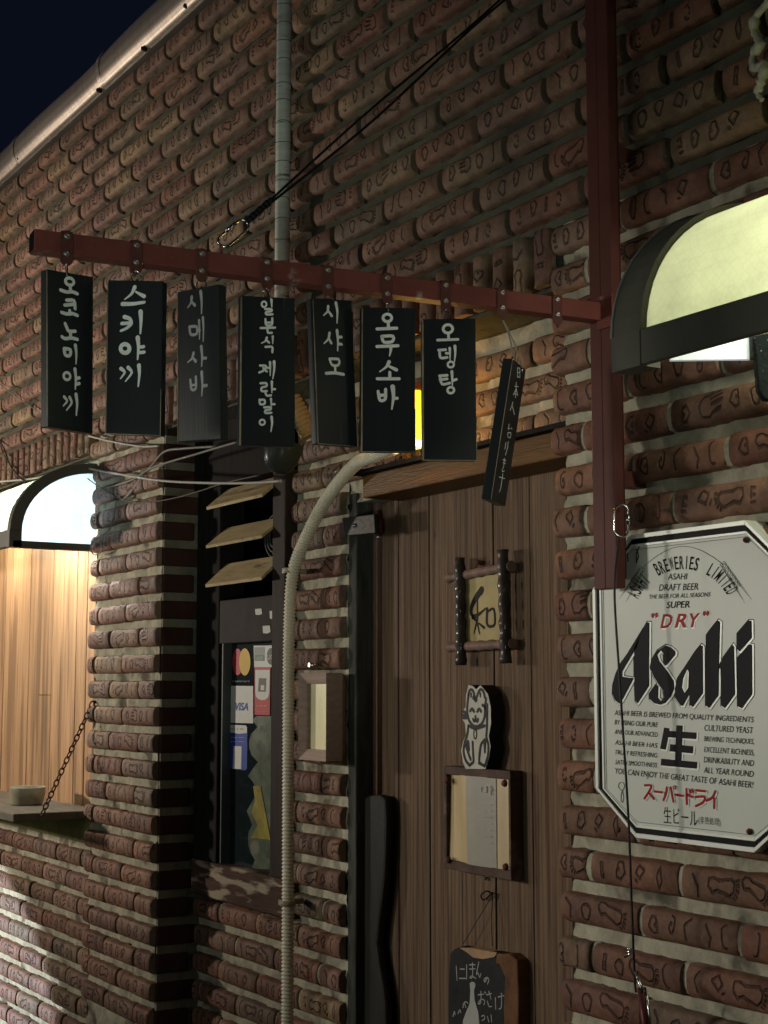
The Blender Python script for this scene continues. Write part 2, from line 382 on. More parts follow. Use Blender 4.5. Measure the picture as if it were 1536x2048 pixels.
def place_brick(parent, x, y, z, ln, mat, mesh=None, rot=None, hs=1, tilt=1):
    half = ln < .165
    o = bpy.data.objects.new('brick', random.choice(HR if mesh in BR else HM) if half else (mesh or random.choice(BM))); COL.objects.link(o); o.parent = parent
    o.location = Vector((x, y+random.uniform(-.0025, .0025)*tilt, z+random.uniform(-.0015, .0015)*tilt))-wloc(parent)
    o.scale = (ln/(BL*(.5 if half else 1)), 1, hs*random.uniform(.97, 1.03))
    o.rotation_euler = rot or (random.uniform(-.03, .03)*tilt, random.uniform(-.006, .006)*tilt, random.uniform(-.01, .01)*tilt)
    o.material_slots[0].link = 'OBJECT'; o.material_slots[0].material = mat
    return o
def in_view(p, m=230):
    d = p-CAM; z = d.dot(FWD)
    if z < .2: return False
    x = 768+FL*d.dot(RT)/z; y = 1024-FL*d.dot(UP)/z
    return -m < x < 1536+m and -m < y < 2048+m*.6
PITCH, Z0, X0E = .0848, 1.2536, -2.304
def courses(parent, y, x0, x1, z0, z1, mat, gapw=.013, rl=False, holes=(), shift=0, matf=None, joints=None):
    """half-round bricks in running bond between x0..x1, z0..z1"""
    jm = MB()
    k0 = math.ceil((z0+.028-Z0)/PITCH); k1 = math.floor((z1-.028-Z0)/PITCH)
    for k in range(k0, k1+1):
        z = Z0+k*PITCH; off = X0E+shift+(0 if k % 2 == 0 else .127)+((k*37) % 5-2)*.006
        i0 = math.floor((x0-off)/.254)-1; i1 = math.ceil((x1-off)/.254)+1
        cuts = [x0]+[off+i*.254 for i in range(i0, i1+1) if x0+.05 < off+i*.254 < x1-.05]+[x1]
        for a, b in zip(cuts, cuts[1:]):
            if any(hx0 < (a+b)/2 < hx1 and hz0 < z < hz1 for hx0, hx1, hz0, hz1 in holes): continue
            c = Vector(((a+b)/2, y, z))
            if not in_view(c): continue
            first = rl and a <= x0+.001
            mt = matf(c) if matf else mat
            if joints and b < x1-.001:
                jp = []; w_ = gapw/2+.002; ks = random.uniform(.72, .97)
                for j in range(7):
                    an = math.pi*j/6; jp.append((b-w_, y-(math.sin(an)**.7)*BD*ks-.003, z-math.cos(an)*BHh*.97))
                jm.prism(jp, (2*w_, 0, 0))
            place_brick(parent, c.x, y, z, b-a-gapw, mt, random.choice(BR) if first else None)
    if joints: _joint_build(jm, joints, parent)
def _joint_build(jm, joints, parent):
    if jm.v: jm.build('mortar_joints', joints, parent)['kind'] = 'stuff'
def mortar_sheet(parent, y, x0, x1, z0, z1, mat, amp=.012, step=.012, name='mortar', holes=()):
    nu = max(2, int((x1-x0)/step)); nv = max(2, int((z1-z0)/step)); from mathutils import noise
    mb = MB()
    def fn(u, v):
        x = x0+(x1-x0)*u; z = z0+(z1-z0)*v
        return (x, y+amp*noise.noise(Vector((x*14, z*26, 3)))+amp*.6*noise.noise(Vector((x*50, z*50, 9))), z)
    mb.grid(fn, nu, nv)
    mb.f = [f[::1] for f in mb.f]
    # solid wall behind the face
    mb.box((x0, y+.03, z0), (x1, y+.12, z1))
    for zz0, zz1, xx0, xx1 in ((z0, z0, x0, x1), (z1, z1, x0, x1)): mb.add([(x0, y, zz0), (x1, y, zz0), (x1, y+.03, zz0), (x0, y+.03, zz0)], [(0,1,2,3)])
    for xx in (x0, x1): mb.add([(xx, y, z0), (xx, y+.03, z0), (xx, y+.03, z1), (xx, y, z1)], [(0,1,2,3)])
    return mb.build(name, mat, parent)
XA, XB, XC, XD = -5.044, -4.452, -3.515, -2.413     # edges of left pier, bay strip, door recess
ZS0, ZS1 = 2.43, 2.562                              # soldier course
ZT = 3.77
# ------------------------------------------------------------------ ground
g = MB(); g.add([(-40,-40,0),(40,-40,0),(40,40,0),(-40,40,0)], [(0,1,2,3)])
g.build('ground', M('asphalt', (.05,.05,.05), .85, bump=.5, bs=90))['kind'] = 'structure'

# ------------------------------------------------------------------ walls
up = thing('brick_wall', 'long upper wall of weathered half-round bricks with pressed drawings, above the hanging boards', 'wall', (-4, 0, ZS0))
mortar_sheet(up, .0, -7.4, -1.0, ZS1, ZT, MORTD, amp=.010, step=.02)
def upmat(c): return PALE if (c.x < -4.6 and random.random() < .35) else (TAN if random.random() < .8 else RED)
courses(up, 0, -7.3, -1.0, ZS1-.005, ZT, TAN, matf=upmat, gapw=.021)
def soldiers(parent, x0, x1, y=0, z0=ZS0, z1=ZS1, mats=(TAN, RED), back=True):
    n = round((x1-x0)/.075); h = z1-z0
    for i in range(n):
        x = x0+(i+.5)*(x1-x0)/n
        if not in_view(Vector((x, y, z0))): continue
        place_brick(parent, x, y-.004, (z0+z1)/2, h-.012, random.choice(mats), rot=(0, R(90), 0), hs=.93)
soldiers(up, -7.0, XA-.02); soldiers(up, XB+.03, XD+.01)
mb = MB(); mb.box((-7.0, .002, ZS0), (XA, .14, ZS1-.002)); mb.box((XB, .002, ZS0), (XD, .139, ZS1-.002)); mb.build('mortar', MORTD, up)
courses(up, 0, XA-.02, XB+.02, ZS0-.05, ZS1+.005, TAN, matf=upmat)

pier = thing('brick_pier', 'left brick pier between the wooden shutter and the dark bay, lit from the left', 'wall', (XA, 0, 0))
mortar_sheet(pier, 0, XA, XB-.012, .45, ZS1, MORT)
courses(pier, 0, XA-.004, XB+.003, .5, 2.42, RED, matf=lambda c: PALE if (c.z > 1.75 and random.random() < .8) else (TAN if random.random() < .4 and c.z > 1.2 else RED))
# the pier's return into the bay: dark flat headers
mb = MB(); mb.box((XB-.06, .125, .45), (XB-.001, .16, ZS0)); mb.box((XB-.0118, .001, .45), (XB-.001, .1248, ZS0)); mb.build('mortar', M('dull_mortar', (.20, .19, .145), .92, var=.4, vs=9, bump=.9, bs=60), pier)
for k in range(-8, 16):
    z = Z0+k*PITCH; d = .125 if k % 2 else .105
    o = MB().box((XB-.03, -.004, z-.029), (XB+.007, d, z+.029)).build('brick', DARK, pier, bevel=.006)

low = thing('brick_wall', 'low brick wall under the wooden shelf at the lower left, its far end caught by cold white light', 'wall', (-6, .03, 0))
mortar_sheet(low, .035, -7.2, XA+.01, .2, 1.06, MORT)
def lowmat(c): return PALE if random.random() < .25 else (TAN if random.random() < .7 else RED)
courses(low, .035, -7.2, XA, .25, 1.05, TAN, matf=lowmat, shift=.05)

bay = thing('brick_wall', 'recessed brick wall of the bay, below the sticker window and beside the corrugated conduit', 'wall', (XC, .14, 0))
YB = .14
ZW0 = P(500, 1820, YB).z
XW1 = P(592, 1500, YB).x
mortar_sheet(bay, YB, XB, XC, .3, ZW0, MORT)
mortar_sheet(bay, YB, XW1, XC, ZW0, ZS0, MORT)
courses(bay, YB, XB+.01, XW1, .35, ZW0, RED, matf=lambda c: TAN if random.random() < .25 else RED, shift=.08, joints=MORT)
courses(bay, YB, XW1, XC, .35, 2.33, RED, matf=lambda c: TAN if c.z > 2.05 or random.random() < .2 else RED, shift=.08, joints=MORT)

over = thing('brick_wall', 'brickwork above the plank door, lit warm orange by the lantern', 'wall', (-3, .14, 2.1))
ZL1 = P(740, 955, .1).z
mortar_sheet(over, YB, XC, XD+.05, ZL1-.05, ZS0, MORT)
courses(over, YB, XC, XD+.04, ZL1-.03, ZS0, TAN, matf=lambda c: TAN, shift=.03)

rw = thing('brick_wall', 'brick wall at the right edge behind the beer sign, with pale mortar joints', 'wall', (XD, 0, 0))
mortar_sheet(rw, .0, XD+.018, -1.0, .35, ZS1, MORT)
courses(rw, 0, XD-.012, -1.0, .4, ZS1+.005, RED, rl=True, joints=MORT, matf=lambda c: RED if random.random() < .8 else TAN)
mb = MB(); mb.box((XD+.02, .03, .3), (XD+.1, .3, ZS0)); mb.build('reveal', MORT, rw)
mb = MB(); mb.box((-7.2, .16, .2), (XB-.0601, .3, 1.0)); mb.box((-7.3, .45, 0), (-1, .5, 3.6)); mb.build('backing_wall', M('dark_interior', (.02,.02,.02), .9), rw)

# ------------------------------------------------------------------ eave flashing
FL_M = M('brushed_steel', (.48, .41, .35), .44, .85, var=.25, vs=5, st=(45, 1.5, 1.5), bump=.3, bs=8, c2=(.45, .37, .33), c2s=1.2, c2t=.6)
ea = thing('roof_flashing', 'curved metal roof flashing along the top of the brick wall, warm sheen', 'flashing', (-5, -.05, ZT))
zb = P(200, 187, -.035).z
prof = [(-.028, 0), (-.048, .004), (-.064, .03), (-.07, .065), (-.066, .1), (-.048, .128), (-.01, .142), (.06, .15), (.25, .16)]
def fl(u, v):
    x = -7.6+(u*5.2); k = v*(len(prof)-1); i = min(int(k), len(prof)-2); f = k-i
    y = prof[i][0]*(1-f)+prof[i+1][0]*f; z = prof[i][1]*(1-f)+prof[i+1][1]*f
    return (x, y+.004*math.sin(x*7)*v, zb+z+.006*math.sin(x*4.1+1)*v)
MB().grid(fl, 70, 24).build('metal_sheet', FL_M, ea)
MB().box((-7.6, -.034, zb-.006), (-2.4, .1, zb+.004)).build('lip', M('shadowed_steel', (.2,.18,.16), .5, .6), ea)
for xs_ in (-6.9, -5.95, -4.98, -4.05, -3.1):
    MB().grid(lambda u, v: Vector(fl(0, v))+Vector((xs_+7.6+u*.03, -.0025, .001)), 1, 24).build('lap_seam', FL_M, ea)
SCREW = M('dark_screw', (.03,.025,.02), .5, .6)
for sx, sy in ((375, 13), (200, 181), (41, 317), (290, 98)):
    p = P(sx, sy, -.045); MB().lathe(p, [(0, .016), (.007, .012), (.009, 0), (.009, -.006)], 10, axis=NY).build('screw', SCREW, ea)
MB().box((-7.6, -.01, ZT-.002), (-1, .3, ZT+.05)).build('capping', MORTD, ea)
# ------------------------------------------------------------------ shared materials
WOODL = M('oiled_cedar', (.34, .20, .105), .5, var=.4, vs=3, st=(11, 11, .6), bump=.35, bs=25, rnd=.16, c2=(.20,.115,.06), c2s=1.6, c2t=.52)
WOODD = M('weathered_door_wood', (.135, .089, .057), .62, var=.6, vs=5, st=(22, 22, .4), bump=1.0, bs=30, rnd=.18, c2=(.085, .05, .034), c2s=3.2, c2t=.54)
WOODK = M('dark_stained_wood', (.016, .014, .013), .85, var=.4, vs=5, st=(8, 8, .8), bump=.5, bs=30)
WOODO = M('varnished_beam', (.12, .058, .017), .45, var=.35, vs=3, st=(1, 6, 9), bump=.4, bs=30, c2=(.1, .06, .03), c2s=2, c2t=.6)
WOODW = M('worn_painted_sill', (.07, .04, .03), .75, var=.5, vs=8, st=(1, 3, 5), bump=.8, bs=40, c2=(.34, .27, .2), c2s=6, c2t=.53)
STEELR = M('rust_red_paint', (.17, .050, .040), .42, var=.22, vs=9, bump=.25, bs=50, c2=(.34, .31, .27), c2s=15, c2t=.62)
STEELR2 = M('oxide_red_paint', (.105, .038, .031), .42, var=.25, vs=5, bump=.1, bs=40, c2=(.06, .02, .018), c2s=3, c2t=.7)
CHROME = M('bright_steel', (.6, .6, .58), .22, 1, var=.08, bump=.05)
RUST = M('rusty_iron', (.11, .045, .025), .7, .5, var=.5, vs=30, bump=.5)
BLK = M('black_painted_board', (.017, .020, .021), .38, var=.12, vs=3, st=(14, 14, .5), bump=.06, spec=.2, bs=26, c2=(.05,.055,.055), c2s=5, c2t=.66)
WHITEP = M('white_brush_paint', (.84, .85, .78), .55, var=.12, vs=60, bump=.1)
GREYP = M('faded_white_brush_paint', (.42, .44, .41), .6, var=.2, vs=60, bump=.1)
BLACK = M('black_rubber', (.012, .012, .014), .5, var=.2, bump=.1)
CABLE = M('grey_cable', (.22, .21, .18), .5, var=.2, bump=.1)
CABLED = M('dark_cable', (.05, .045, .04), .55, var=.2, bump=.1)

# ------------------------------------------------------------------ left counter: shutter, shelf, awning
sh = thing('wooden_shutter', 'tall shutter of honey-brown cedar planks, brightly lit under the small awning', 'shutter', (-5.6, .06, 1.2))
zt = P(100, 1075, .06).z; zb_ = P(100, 1625, .06).z
edges = [-4.98]; 
for pxx in (172, 152, 122, 104, 80, 58, 33, 8, -18, -45, -75, -110, -150, -200): edges.append(P(pxx, 1300, .06).x)
for i_, (a, b) in enumerate(zip(edges[1:], edges[:-1])):
    if i_ == 4:
        zz = random.uniform(1.5, 1.9); 
        MB().box((a+.0028, .06+random.uniform(-.002, .002), zb_), (b-.0028, .09, zz-.001)).build('plank', WOODL, sh, bevel=.0015)
        MB().box((a+.0028, .06+random.uniform(-.002, .002), zz+.001), (b-.0028, .09, zt)).build('plank', WOODL, sh, bevel=.0015)
    else: MB().box((a+.0028, .06+random.uniform(-.002, .002), zb_), (b-.0028, .09, zt)).build('plank', WOODL, sh, bevel=.0015)
MB().box((-7.2, .095, .9), (XA+.3, .12, 2.4)).build('backing_board', WOODK, sh)
# shelf
sf = thing('fold_down_shelf', 'dark fold-down wooden shelf hung from a chain, holding the little bowl', 'shelf', (-5.5, -.1, 1.1))
p0 = P(183, 1622, -.0); zs = p0.z
q = PZ(60, 1622, zs)
yf = max(q.y, -.34)
MB().box((-7.2, -.27, zs-.028), (XA-.02, .055, zs)).build('shelf_board', M('grey_shelf_wood', (.17,.15,.12), .55, var=.3, vs=5, st=(1, 8, 8), bump=.3), sf, bevel=.003)
MB().box((-7.2, .0, zs-.115), (XA-.012, .05, zs-.03)).build('support_beam', M('mossy_beam', (.21,.19,.07), .7, var=.4, vs=6, bump=.4, c2=(.1,.08,.04), c2s=4), sf, bevel=.003)
MB().box((-7.2, .055, 1.04), (XA-.01, .075, zs-.116)).build('apron_board', M('dim_plywood', (.12,.085,.055), .7, var=.3, vs=3, bump=.3), sf)
# chain
ch = thing('shelf_chain', 'rusty steel link chain slanting from the brick pier down to the shelf', 'chain', (XA, 0, 1.5))
ca = P(186, 1404, -.01); cb = Vector((XA-.10, -.25, zs+.002)); cb = PD(84, 1618, (P(84, 1618, -.2)-CAM).dot(FH)); cb.z = zs
nl = 20; dv = (cb-ca)/nl; t = dv.normalized(); s1 = t.cross(Vector((0,0,1))).normalized(); s2 = t.cross(s1)
for i in range(nl):
    c = ca+dv*(i+.5); L_ = dv.length*.62; sd = s1 if i % 2 else s2; pts = []
    for k in range(14):
        an = 2*math.pi*k/14; pts.append(c+t*(L_*math.cos(an))+sd*(.0085*math.sin(an)))
    MB().tube(pts, .0026, 6, closed=True).build('link', RUST, ch)
MB().tube([ca, ca+Vector((0, .03, .0))], .005, 8).build('hook', RUST, ch)
# bowl
bc = PD(55, 1609, (P(55, 1600, -.10)-CAM).dot(FH)); bc.z = zs
rb = 34/3020*(bc-CAM).dot(FH)
bw = MB(); hb = .066
prof_b = [(0, .002), (rb*.78, 0), (rb*.86, .006)]+[(rb*(.86+.14*math.sin(min(1, t_*1.4)*1.57)) + (.0018 if k % 2 else 0), .006+t_*(hb-.006)) for k, t_ in enumerate(np.linspace(.03, 1, 15))]
prof_b += [(rb*.96, hb-.001), (rb*.92, hb-.012), (rb*.8, .02), (0, .012)]
bw.lathe((0,0,0), prof_b, 36); bw.v = [v+bc for v in bw.v]
tag(bw.build('bowl', M('glazed_stoneware', (.36,.35,.26), .35, var=.15, vs=20, bump=.1, c2=(.25,.23,.16), c2s=8), loc=bc), 'small round ribbed stoneware bowl standing on the shelf at the left', 'bowl')

# awnings ----------------------------------------------------------
def skin_mat(name, c, patt, es=0, tf=.7):
    m, t_, b = node_mat(name); N = t_.nodes; L = t_.links
    geo = N.new('ShaderNodeNewGeometry'); mp = N.new('ShaderNodeMapping'); mp.inputs['Rotation'].default_value = (0, R(45), 0); L.new(geo.outputs['Position'], mp.inputs[0])
    ck = N.new('ShaderNodeTexVoronoi'); ck.feature = 'DISTANCE_TO_EDGE'; ck.inputs['Scale'].default_value = patt; ck.inputs['Randomness'].default_value = .25; L.new(mp.outputs[0], ck.inputs[0])
    r = N.new('ShaderNodeMapRange'); r.inputs[1].default_value = .02; r.inputs[2].default_value = .09; r.inputs[3].default_value = .94; r.inputs[4].default_value = 1; L.new(ck.outputs[0], r.inputs[0])
    ns = N.new('ShaderNodeTexNoise'); ns.inputs['Scale'].default_value = 9; ns.inputs['Detail'].default_value = 6; L.new(geo.outputs['Position'], ns.inputs[0])
    r2 = N.new('ShaderNodeMapRange'); r2.inputs[1].default_value = .3; r2.inputs[2].default_value = .7; r2.inputs[3].default_value = .82; r2.inputs[4].default_value = 1.1; L.new(ns.outputs[0], r2.inputs[0])
    mm = N.new('ShaderNodeMath'); mm.operation = 'MULTIPLY'; L.new(r.outputs[0], mm.inputs[0]); L.new(r2.outputs[0], mm.inputs[1])
    mx_ = N.new('ShaderNodeMix'); mx_.data_type = 'RGBA'; mx_.blend_type = 'MULTIPLY'; mx_.inputs[0].default_value = 1; mx_.inputs[6].default_value = (*c, 1); L.new(mm.outputs[0], mx_.inputs[7])
    tr = N.new('ShaderNodeBsdfTranslucent'); L.new(mx_.outputs[2], tr.inputs[0]); L.new(mx_.outputs[2], b.inputs['Base Color'])
    if es: L.new(mx_.outputs[2], b.inputs['Emission Color']); b.inputs['Emission Strength'].default_value = es
    b.inputs['Roughness'].default_value = .35
    ms = N.new('ShaderNodeMixShader'); ms.inputs[0].default_value = tf; L.new(b.outputs[0], ms.inputs[1]); L.new(tr.outputs[0], ms.inputs[2])
    L.new(ms.outputs[0], N['Material Output'].inputs[0]); return m
AWF = M('dark_awning_frame', (.13, .125, .10), .45, 0, var=.2, bump=.1)
def awning(x0, x1, zbt, ztp, dep, rib, label, skin, panel, left_rib, right_panel, dw=.055):
    t_ = thing('awning', label, 'awning', ((x0+x1)/2, 0, zbt))
    n = 14
    arc = [(-dep*math.cos(R(90*k/n)), zbt+dw+(ztp-zbt-dw)*math.sin(R(90*k/n))) for k in range(n+1)]
    MB().grid(lambda u, v: (x0+(x1-x0)*u, arc[int(round(v*n))][0], arc[int(round(v*n))][1]), 8, n).build('canopy_skin', skin, t_)
    MB().box((x0-.004, -dep-.012, zbt), (x1+.004, -dep+.004, zbt+dw+.004)).build('valance', AWF, t_, bevel=.003)
    def ribm(xa, xb, name='rib'):
        m_ = MB()
        for k in range(n):
            (ya, za), (yb, zb2) = arc[k], arc[k+1]; sc_ = 1.04; si = .90
            def q_(y, z, s_): return (y*s_, zbt+dw+(z-zbt-dw)*s_)
            A, B, C, D = q_(ya, za, sc_), q_(yb, zb2, sc_), q_(yb, zb2, si), q_(ya, za, si)
            m_.add([(xa, *A), (xa, *B), (xa, *C), (xa, *D), (xb, *A), (xb, *B), (xb, *C), (xb, *D)], [(0,1,2,3),(4,7,6,5),(0,4,5,1),(2,6,7,3)])
        m_.box((xa, -dep-.014, zbt-.002), (xb, -dep*.9, zbt+dw+.002))
        if right_panel: m_.box((xa, -dep, zbt-.004), (xb, 0, zbt+.02))
        return m_.build(name, AWF, t_)
    if left_rib:
        rb_ = ribm(x0-.02, x0+left_rib)
        for xx, s_ in ((x0-.02, 1.045), (x0+left_rib, .995)):
            MB().tube([(xx, y*s_, zbt+dw+(z-zbt-dw)*s_) for y, z in arc], .0022, 6).build('rib_highlight', M('pale_rib_highlight', (.32,.31,.27), .5, var=.3), rb_)  # pale tubes stand in for highlight lines along the rib edges
    if right_panel:
        ribm(x1-.012, x1+.022)
        m_ = MB(); pts = [(x1+.004, y*.93, zbt+dw+(z-zbt-dw)*.93) for y, z in arc]+[(x1+.004, 0, zbt+.018), (x1+.004, -dep*.93, zbt+.018)]
        m_.prism(pts, (.003, 0, 0)); m_.build('end_panel', panel, t_)
    MB().box((x0, -.03, ztp-.01), (x1, .0, ztp+.014)).build('wall_flashing', M('pale_flashing', (.5,.5,.45), .5, var=.2, bump=.2), t_)
    return t_
PAN = skin_mat('patterned_glow_panel', (.76, .90, .98), 45, es=1.4)  # glow of its own added, brighter than the lamp behind makes it
awning(-7.0, XA-.035, 2.085, 2.385, .30, 0, 'small arched awning with a glaring white lit end panel above the wooden shutter', skin_mat('pale_green_film', (.30,.36,.25), 40, tf=.45), PAN, 0, True)
awning(-1.862, -.7, 2.121, 2.43, .30, 0, 'big arched awning with a glowing yellow-green canopy at the right edge of the wall', skin_mat('yellow_green_film', (.76,.79,.53), 75), PAN, .050, False)
lamp('awning_lamp_light', (-5.15, -.16, 2.20), 9, (.9, .97, 1), .03)
lamp('awning_lamp_light', (-5.45, -.14, 2.22), 13, (1, .93, .82), .03)
lamp('awning_lamp_light', (-6.1, -.14, 2.22), 9, (1, .90, .74), .03)
lamp('awning_lamp_light', (-1.74, -.08, 2.25), 1.1, (.97, 1, .80), .05)
lamp('awning_lamp_light', (-1.45, -.10, 2.26), 2.9, (.97, 1, .80), .05)
lamp('awning_lamp_light', (-1.0, -.10, 2.26), 2.4, (.97, 1, .80), .05)
# tube lamp fitting seen under the right awning
fx = PD(1342, 720, 2.5); fy = PD(1502, 718, 2.5); fz = Vector((0, 0, .09)); fo = FH*.012
lt = thing('lamp_fitting', 'white lit lamp fitting just under the yellow-green awning valance', 'lamp', fx)
MB().prism([fx, fy, fy+fz, fx+fz], fo).build('diffuser', M('lit_diffuser', (.8,.85,.85), .4, var=.05, bump=0, emit=(.86, 1, .96), es=.32), lt)
fa = PD(1502, 716, 2.49); fb = PD(1510, 716, 2.49)
MB().prism([fa, fb, fb+fz, fa+fz], fo*1.1).build('end_cap', BLACK, lt)
sp = thing('speckled_mat', 'dark speckled rubber mat hanging at the right edge under the awning', 'mat', PD(1530, 740, 2.35))
SPK = M('speckled_rubber', (.02,.026,.026), .7, var=.3, vs=40, bump=.5, bs=120, c2=(.25,.3,.29), c2s=140, c2t=.63)
a_, b_ = PD(1507, 672, 2.35), PD(1580, 655, 2.35); c_, d_ = PD(1590, 808, 2.35), PD(1528, 798, 2.35); e_ = PD(1517, 780, 2.35)
MB().prism([a_, b_, c_, d_, e_], FH*.02).build('panel', SPK, sp, bevel=.003)

# ------------------------------------------------------------------ bay window
YG = .145
wd = thing('bay_window', 'narrow dark window with card stickers on its glass, between the brick pier and the conduit', 'window', (P(500, 1500, YG).x, YG, 1.2))
def quadY(pts, Y, thick, name, mat, parent, bevel=0, dx=0):
    return MB().prism([P(x, y, Y) for x, y in pts], (0, thick, 0)).build(name, mat, parent, bevel=bevel)
xl = P(412, 1400, YB).x; xm = P(452, 1400, YB).x; xr0 = P(566, 1400, YB).x; xr1 = P(592, 1400, YB).x
z_sill0, z_sill1 = P(500, 1818, .11).z, P(500, 1742, .11).z
z_tr0, z_tr1 = P(500, 1285, .13).z, P(500, 1196, .13).z
MB().box((XB+.008, .112, z_sill1), (xm, .2, ZS0)).build('frame_post', WOODK, wd, bevel=.004)
MB().box((xr0, .10, z_sill1), (xr1, .2, ZS0)).build('frame_post', M('brown_window_post', (.03,.022,.018), .6, var=.4, vs=6, st=(8,8,.8), bump=.5), wd, bevel=.004)
MB().box((XB+.010, .105, z_sill0), (xr1+.03, .19, z_sill1)).build('sill', WOODW, wd, bevel=.006)
MB().box((xm-.01, .115, z_tr0), (xr0, .19, z_tr1)).build('transom_board', M('dusty_transom', (.035,.03,.027), .7, var=.4, vs=8, bump=.5), wd, bevel=.003)
MB().box((XB+.008, .10, P(500, 955, .1).z), (xr1, .19, ZS0)).build('head_board', WOODK, wd)
# glass, its wavy-edged reflection painted as a mottled green-grey sheet
GL = M('dark_window_glass', (.012,.02,.022), .08, var=.2, bump=.02, spec=.7)
MB().box((xm, .15, z_sill1), (xr0, .156, z_tr0)).build('pane', GL, wd)
REFL = M('green_grey_reflection', (.095,.115,.08), .3, var=.6, vs=14, bump=.1, c2=(.17,.18,.13), c2s=12, c2t=.58)
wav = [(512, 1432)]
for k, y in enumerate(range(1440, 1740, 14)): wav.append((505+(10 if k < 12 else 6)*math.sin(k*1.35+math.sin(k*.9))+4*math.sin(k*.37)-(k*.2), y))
quadY([(567, 1432)]+[(567, 1738)]+[(500, 1738)]+wav[::-1], .1485, .001, 'painted_reflection', REFL, wd)
quadY([(506, 1572), (521, 1572), (541, 1680), (503, 1676), (515, 1650), (503, 1625), (510, 1600)], .1465, .001, 'yellow_patch', M('yellow_reflection', (.26,.21,.03), .5, var=.45, vs=18), wd)  # yellow part of the reflection painted on the glass
quadY([(552, 1335), (562, 1335), (563, 1362), (556, 1368)], .1475, .001, 'yellow_patch', M('faded_yellow_paper', (.3,.27,.08), .5, var=.15), wd)
MB().box((P(449, 1500, .13).x-.004, .12, z_sill1), (P(449, 1500, .13).x+.003, .15, z_tr0)).build('glazing_bead', M('grey_bead', (.09,.1,.1), .4), wd)
# louvre boards
LV = M('bare_louvre_wood', (.40,.31,.17), .6, var=.3, vs=5, st=(1.5,7,7), bump=.4, c2=(.2,.14,.08), c2s=6, c2t=.6)
for (tl, tr, br, bl) in (((478,975),(574,958),(545,990),(437,1014)), ((478,1060),(572,1034),(540,1074),(437,1092)), ((483,1132),(572,1111),(541,1160),(435,1170))):
    A, B = P(*tl, YB), P(*tr, YB); zf = None
    D = P(*bl, .065); C = P(*br, .065); zf = (C.z+D.z)/2; zb2 = (A.z+B.z)/2; A.z = B.z = zb2; C.z = D.z = zf; xa = (A.x+D.x)/2; A.x = D.x = xm; B.x = C.x = xr0+.004
    MB().prism([A, B, C, D], (0, -.002, .009)).build('louvre', LV, wd, bevel=.001)
# fan behind the louvres
fn = thing('ventilation_fan', 'round dark ventilation fan grille behind the louvre boards', 'fan', P(548, 1072, .19))
fc = P(550, 1072, .175)
for r_ in (.02, .035, .05, .065):
    MB().tube([fc+Vector((r_*math.cos(a), 0, r_*math.sin(a))) for a in np.linspace(0, 6.283, 25)[:-1]], .003, 6, closed=True).build('grille_ring', M('fan_plastic', (.08,.09,.09), .4), fn)
MB().lathe(fc, [(0, .01), (.012, .008), (.014, -.01), (.0, -.01)], 16, axis=NY).build('hub', BLACK, fn)
for k in range(4):
    a = k*math.pi/2+.4; d = Vector((math.cos(a), 0, math.sin(a))); e = Vector((-math.sin(a), .35, math.cos(a)))
    MB().prism([fc+Vector((0,.02,0))+d*.012-e*.008, fc+Vector((0,.02,0))+d*.06-e*.02, fc+Vector((0,.02,0))+d*.062+e*.02, fc+Vector((0,.02,0))+d*.012+e*.008], (0, .003, 0)).build('blade', BLACK, fn)

# stickers on the glass
def C1(x, y): return (380+x/4.518, 1180+y/4.518)
def stick_poly(mb, pts, Y, mi, f=C1): mb.prism([P(*f(x, y), Y) for x, y in pts], (0, .0004, 0), mi)
def ell(cx, cy, rx, ry, n=28): return [(cx+rx*math.cos(2*math.pi*k/n), cy+ry*math.sin(2*math.pi*k/n)) for k in range(n)]
flat = {}
def FM(name, c, rough=.45, e=None):
    if name not in flat: flat[name] = M(name, c, rough, var=.08, vs=20, bump=.05)
    return flat[name]
RD, YL, WH, BU, GN, GY, BK = FM('print_red', (.45,.05,.05)), FM('print_yellow', (.6,.38,.05)), FM('print_white', (.6,.6,.56)), FM('print_blue', (.03,.06,.3)), FM('print_green', (.12,.2,.15)), FM('print_grey', (.25,.28,.28)), FM('print_black', (.02,.02,.02))
YS = .1485
def sticker(label, c): return lambda mb, mats: tag(mb.build('card_sticker', mats, loc=P(*C1(*c), YS)), label, 'sticker', 'card stickers on the window glass')
m_ = MB(); stick_poly(m_, ell(430,650,46,120), YS, 0); stick_poly(m_, ell(495,650,51,123), YS-.0006, 1)
put_text(m_, 'mastercard', P(*C1(383,832),YS), P(*C1(538,832),YS), .0065, NY, .0005, 2)
sticker('sticker with overlapping red and yellow ovals, top left on the dark window glass', (460,650))(m_, [RD, YL, GY])
m_ = MB(); stick_poly(m_, [(358,865),(570,868),(570,1205),(358,1200)], YS, 0)
put_text(m_, 'VISA', P(*C1(410,1085),YS), P(*C1(526,1088),YS), .0235, NY, .0008, 1, shear=.25, bold=.02)
sticker('plain white sticker with one blue slanted word, below the red and yellow ovals', (460,1050))(m_, [WH, BU])
m_ = MB(); stick_poly(m_, [(575,503),(770,500),(768,675),(738,698),(580,698)], YS, 0); stick_poly(m_, [(582,518),(672,515),(672,580),(582,582)], YS-.0006, 2); stick_poly(m_, [(582,584),(672,582),(672,640),(582,640)], YS-.0006, 1)
stick_poly(m_, ell(731,600,37,76), YS-.0006, 3)
put_text(m_, 'UC', P(*C1(704,628),YS), P(*C1(758,628),YS), .015, NY, .0014, 0, bold=.01); put_text(m_, 'CARD', P(*C1(588,630),YS), P(*C1(668,628),YS), .009, NY, .0014, 0)
sticker('white sticker with a dark oval and a small green box, above the red one', (670,600))(m_, [WH, GN, GY, FM('print_olive', (.06,.07,.05))])
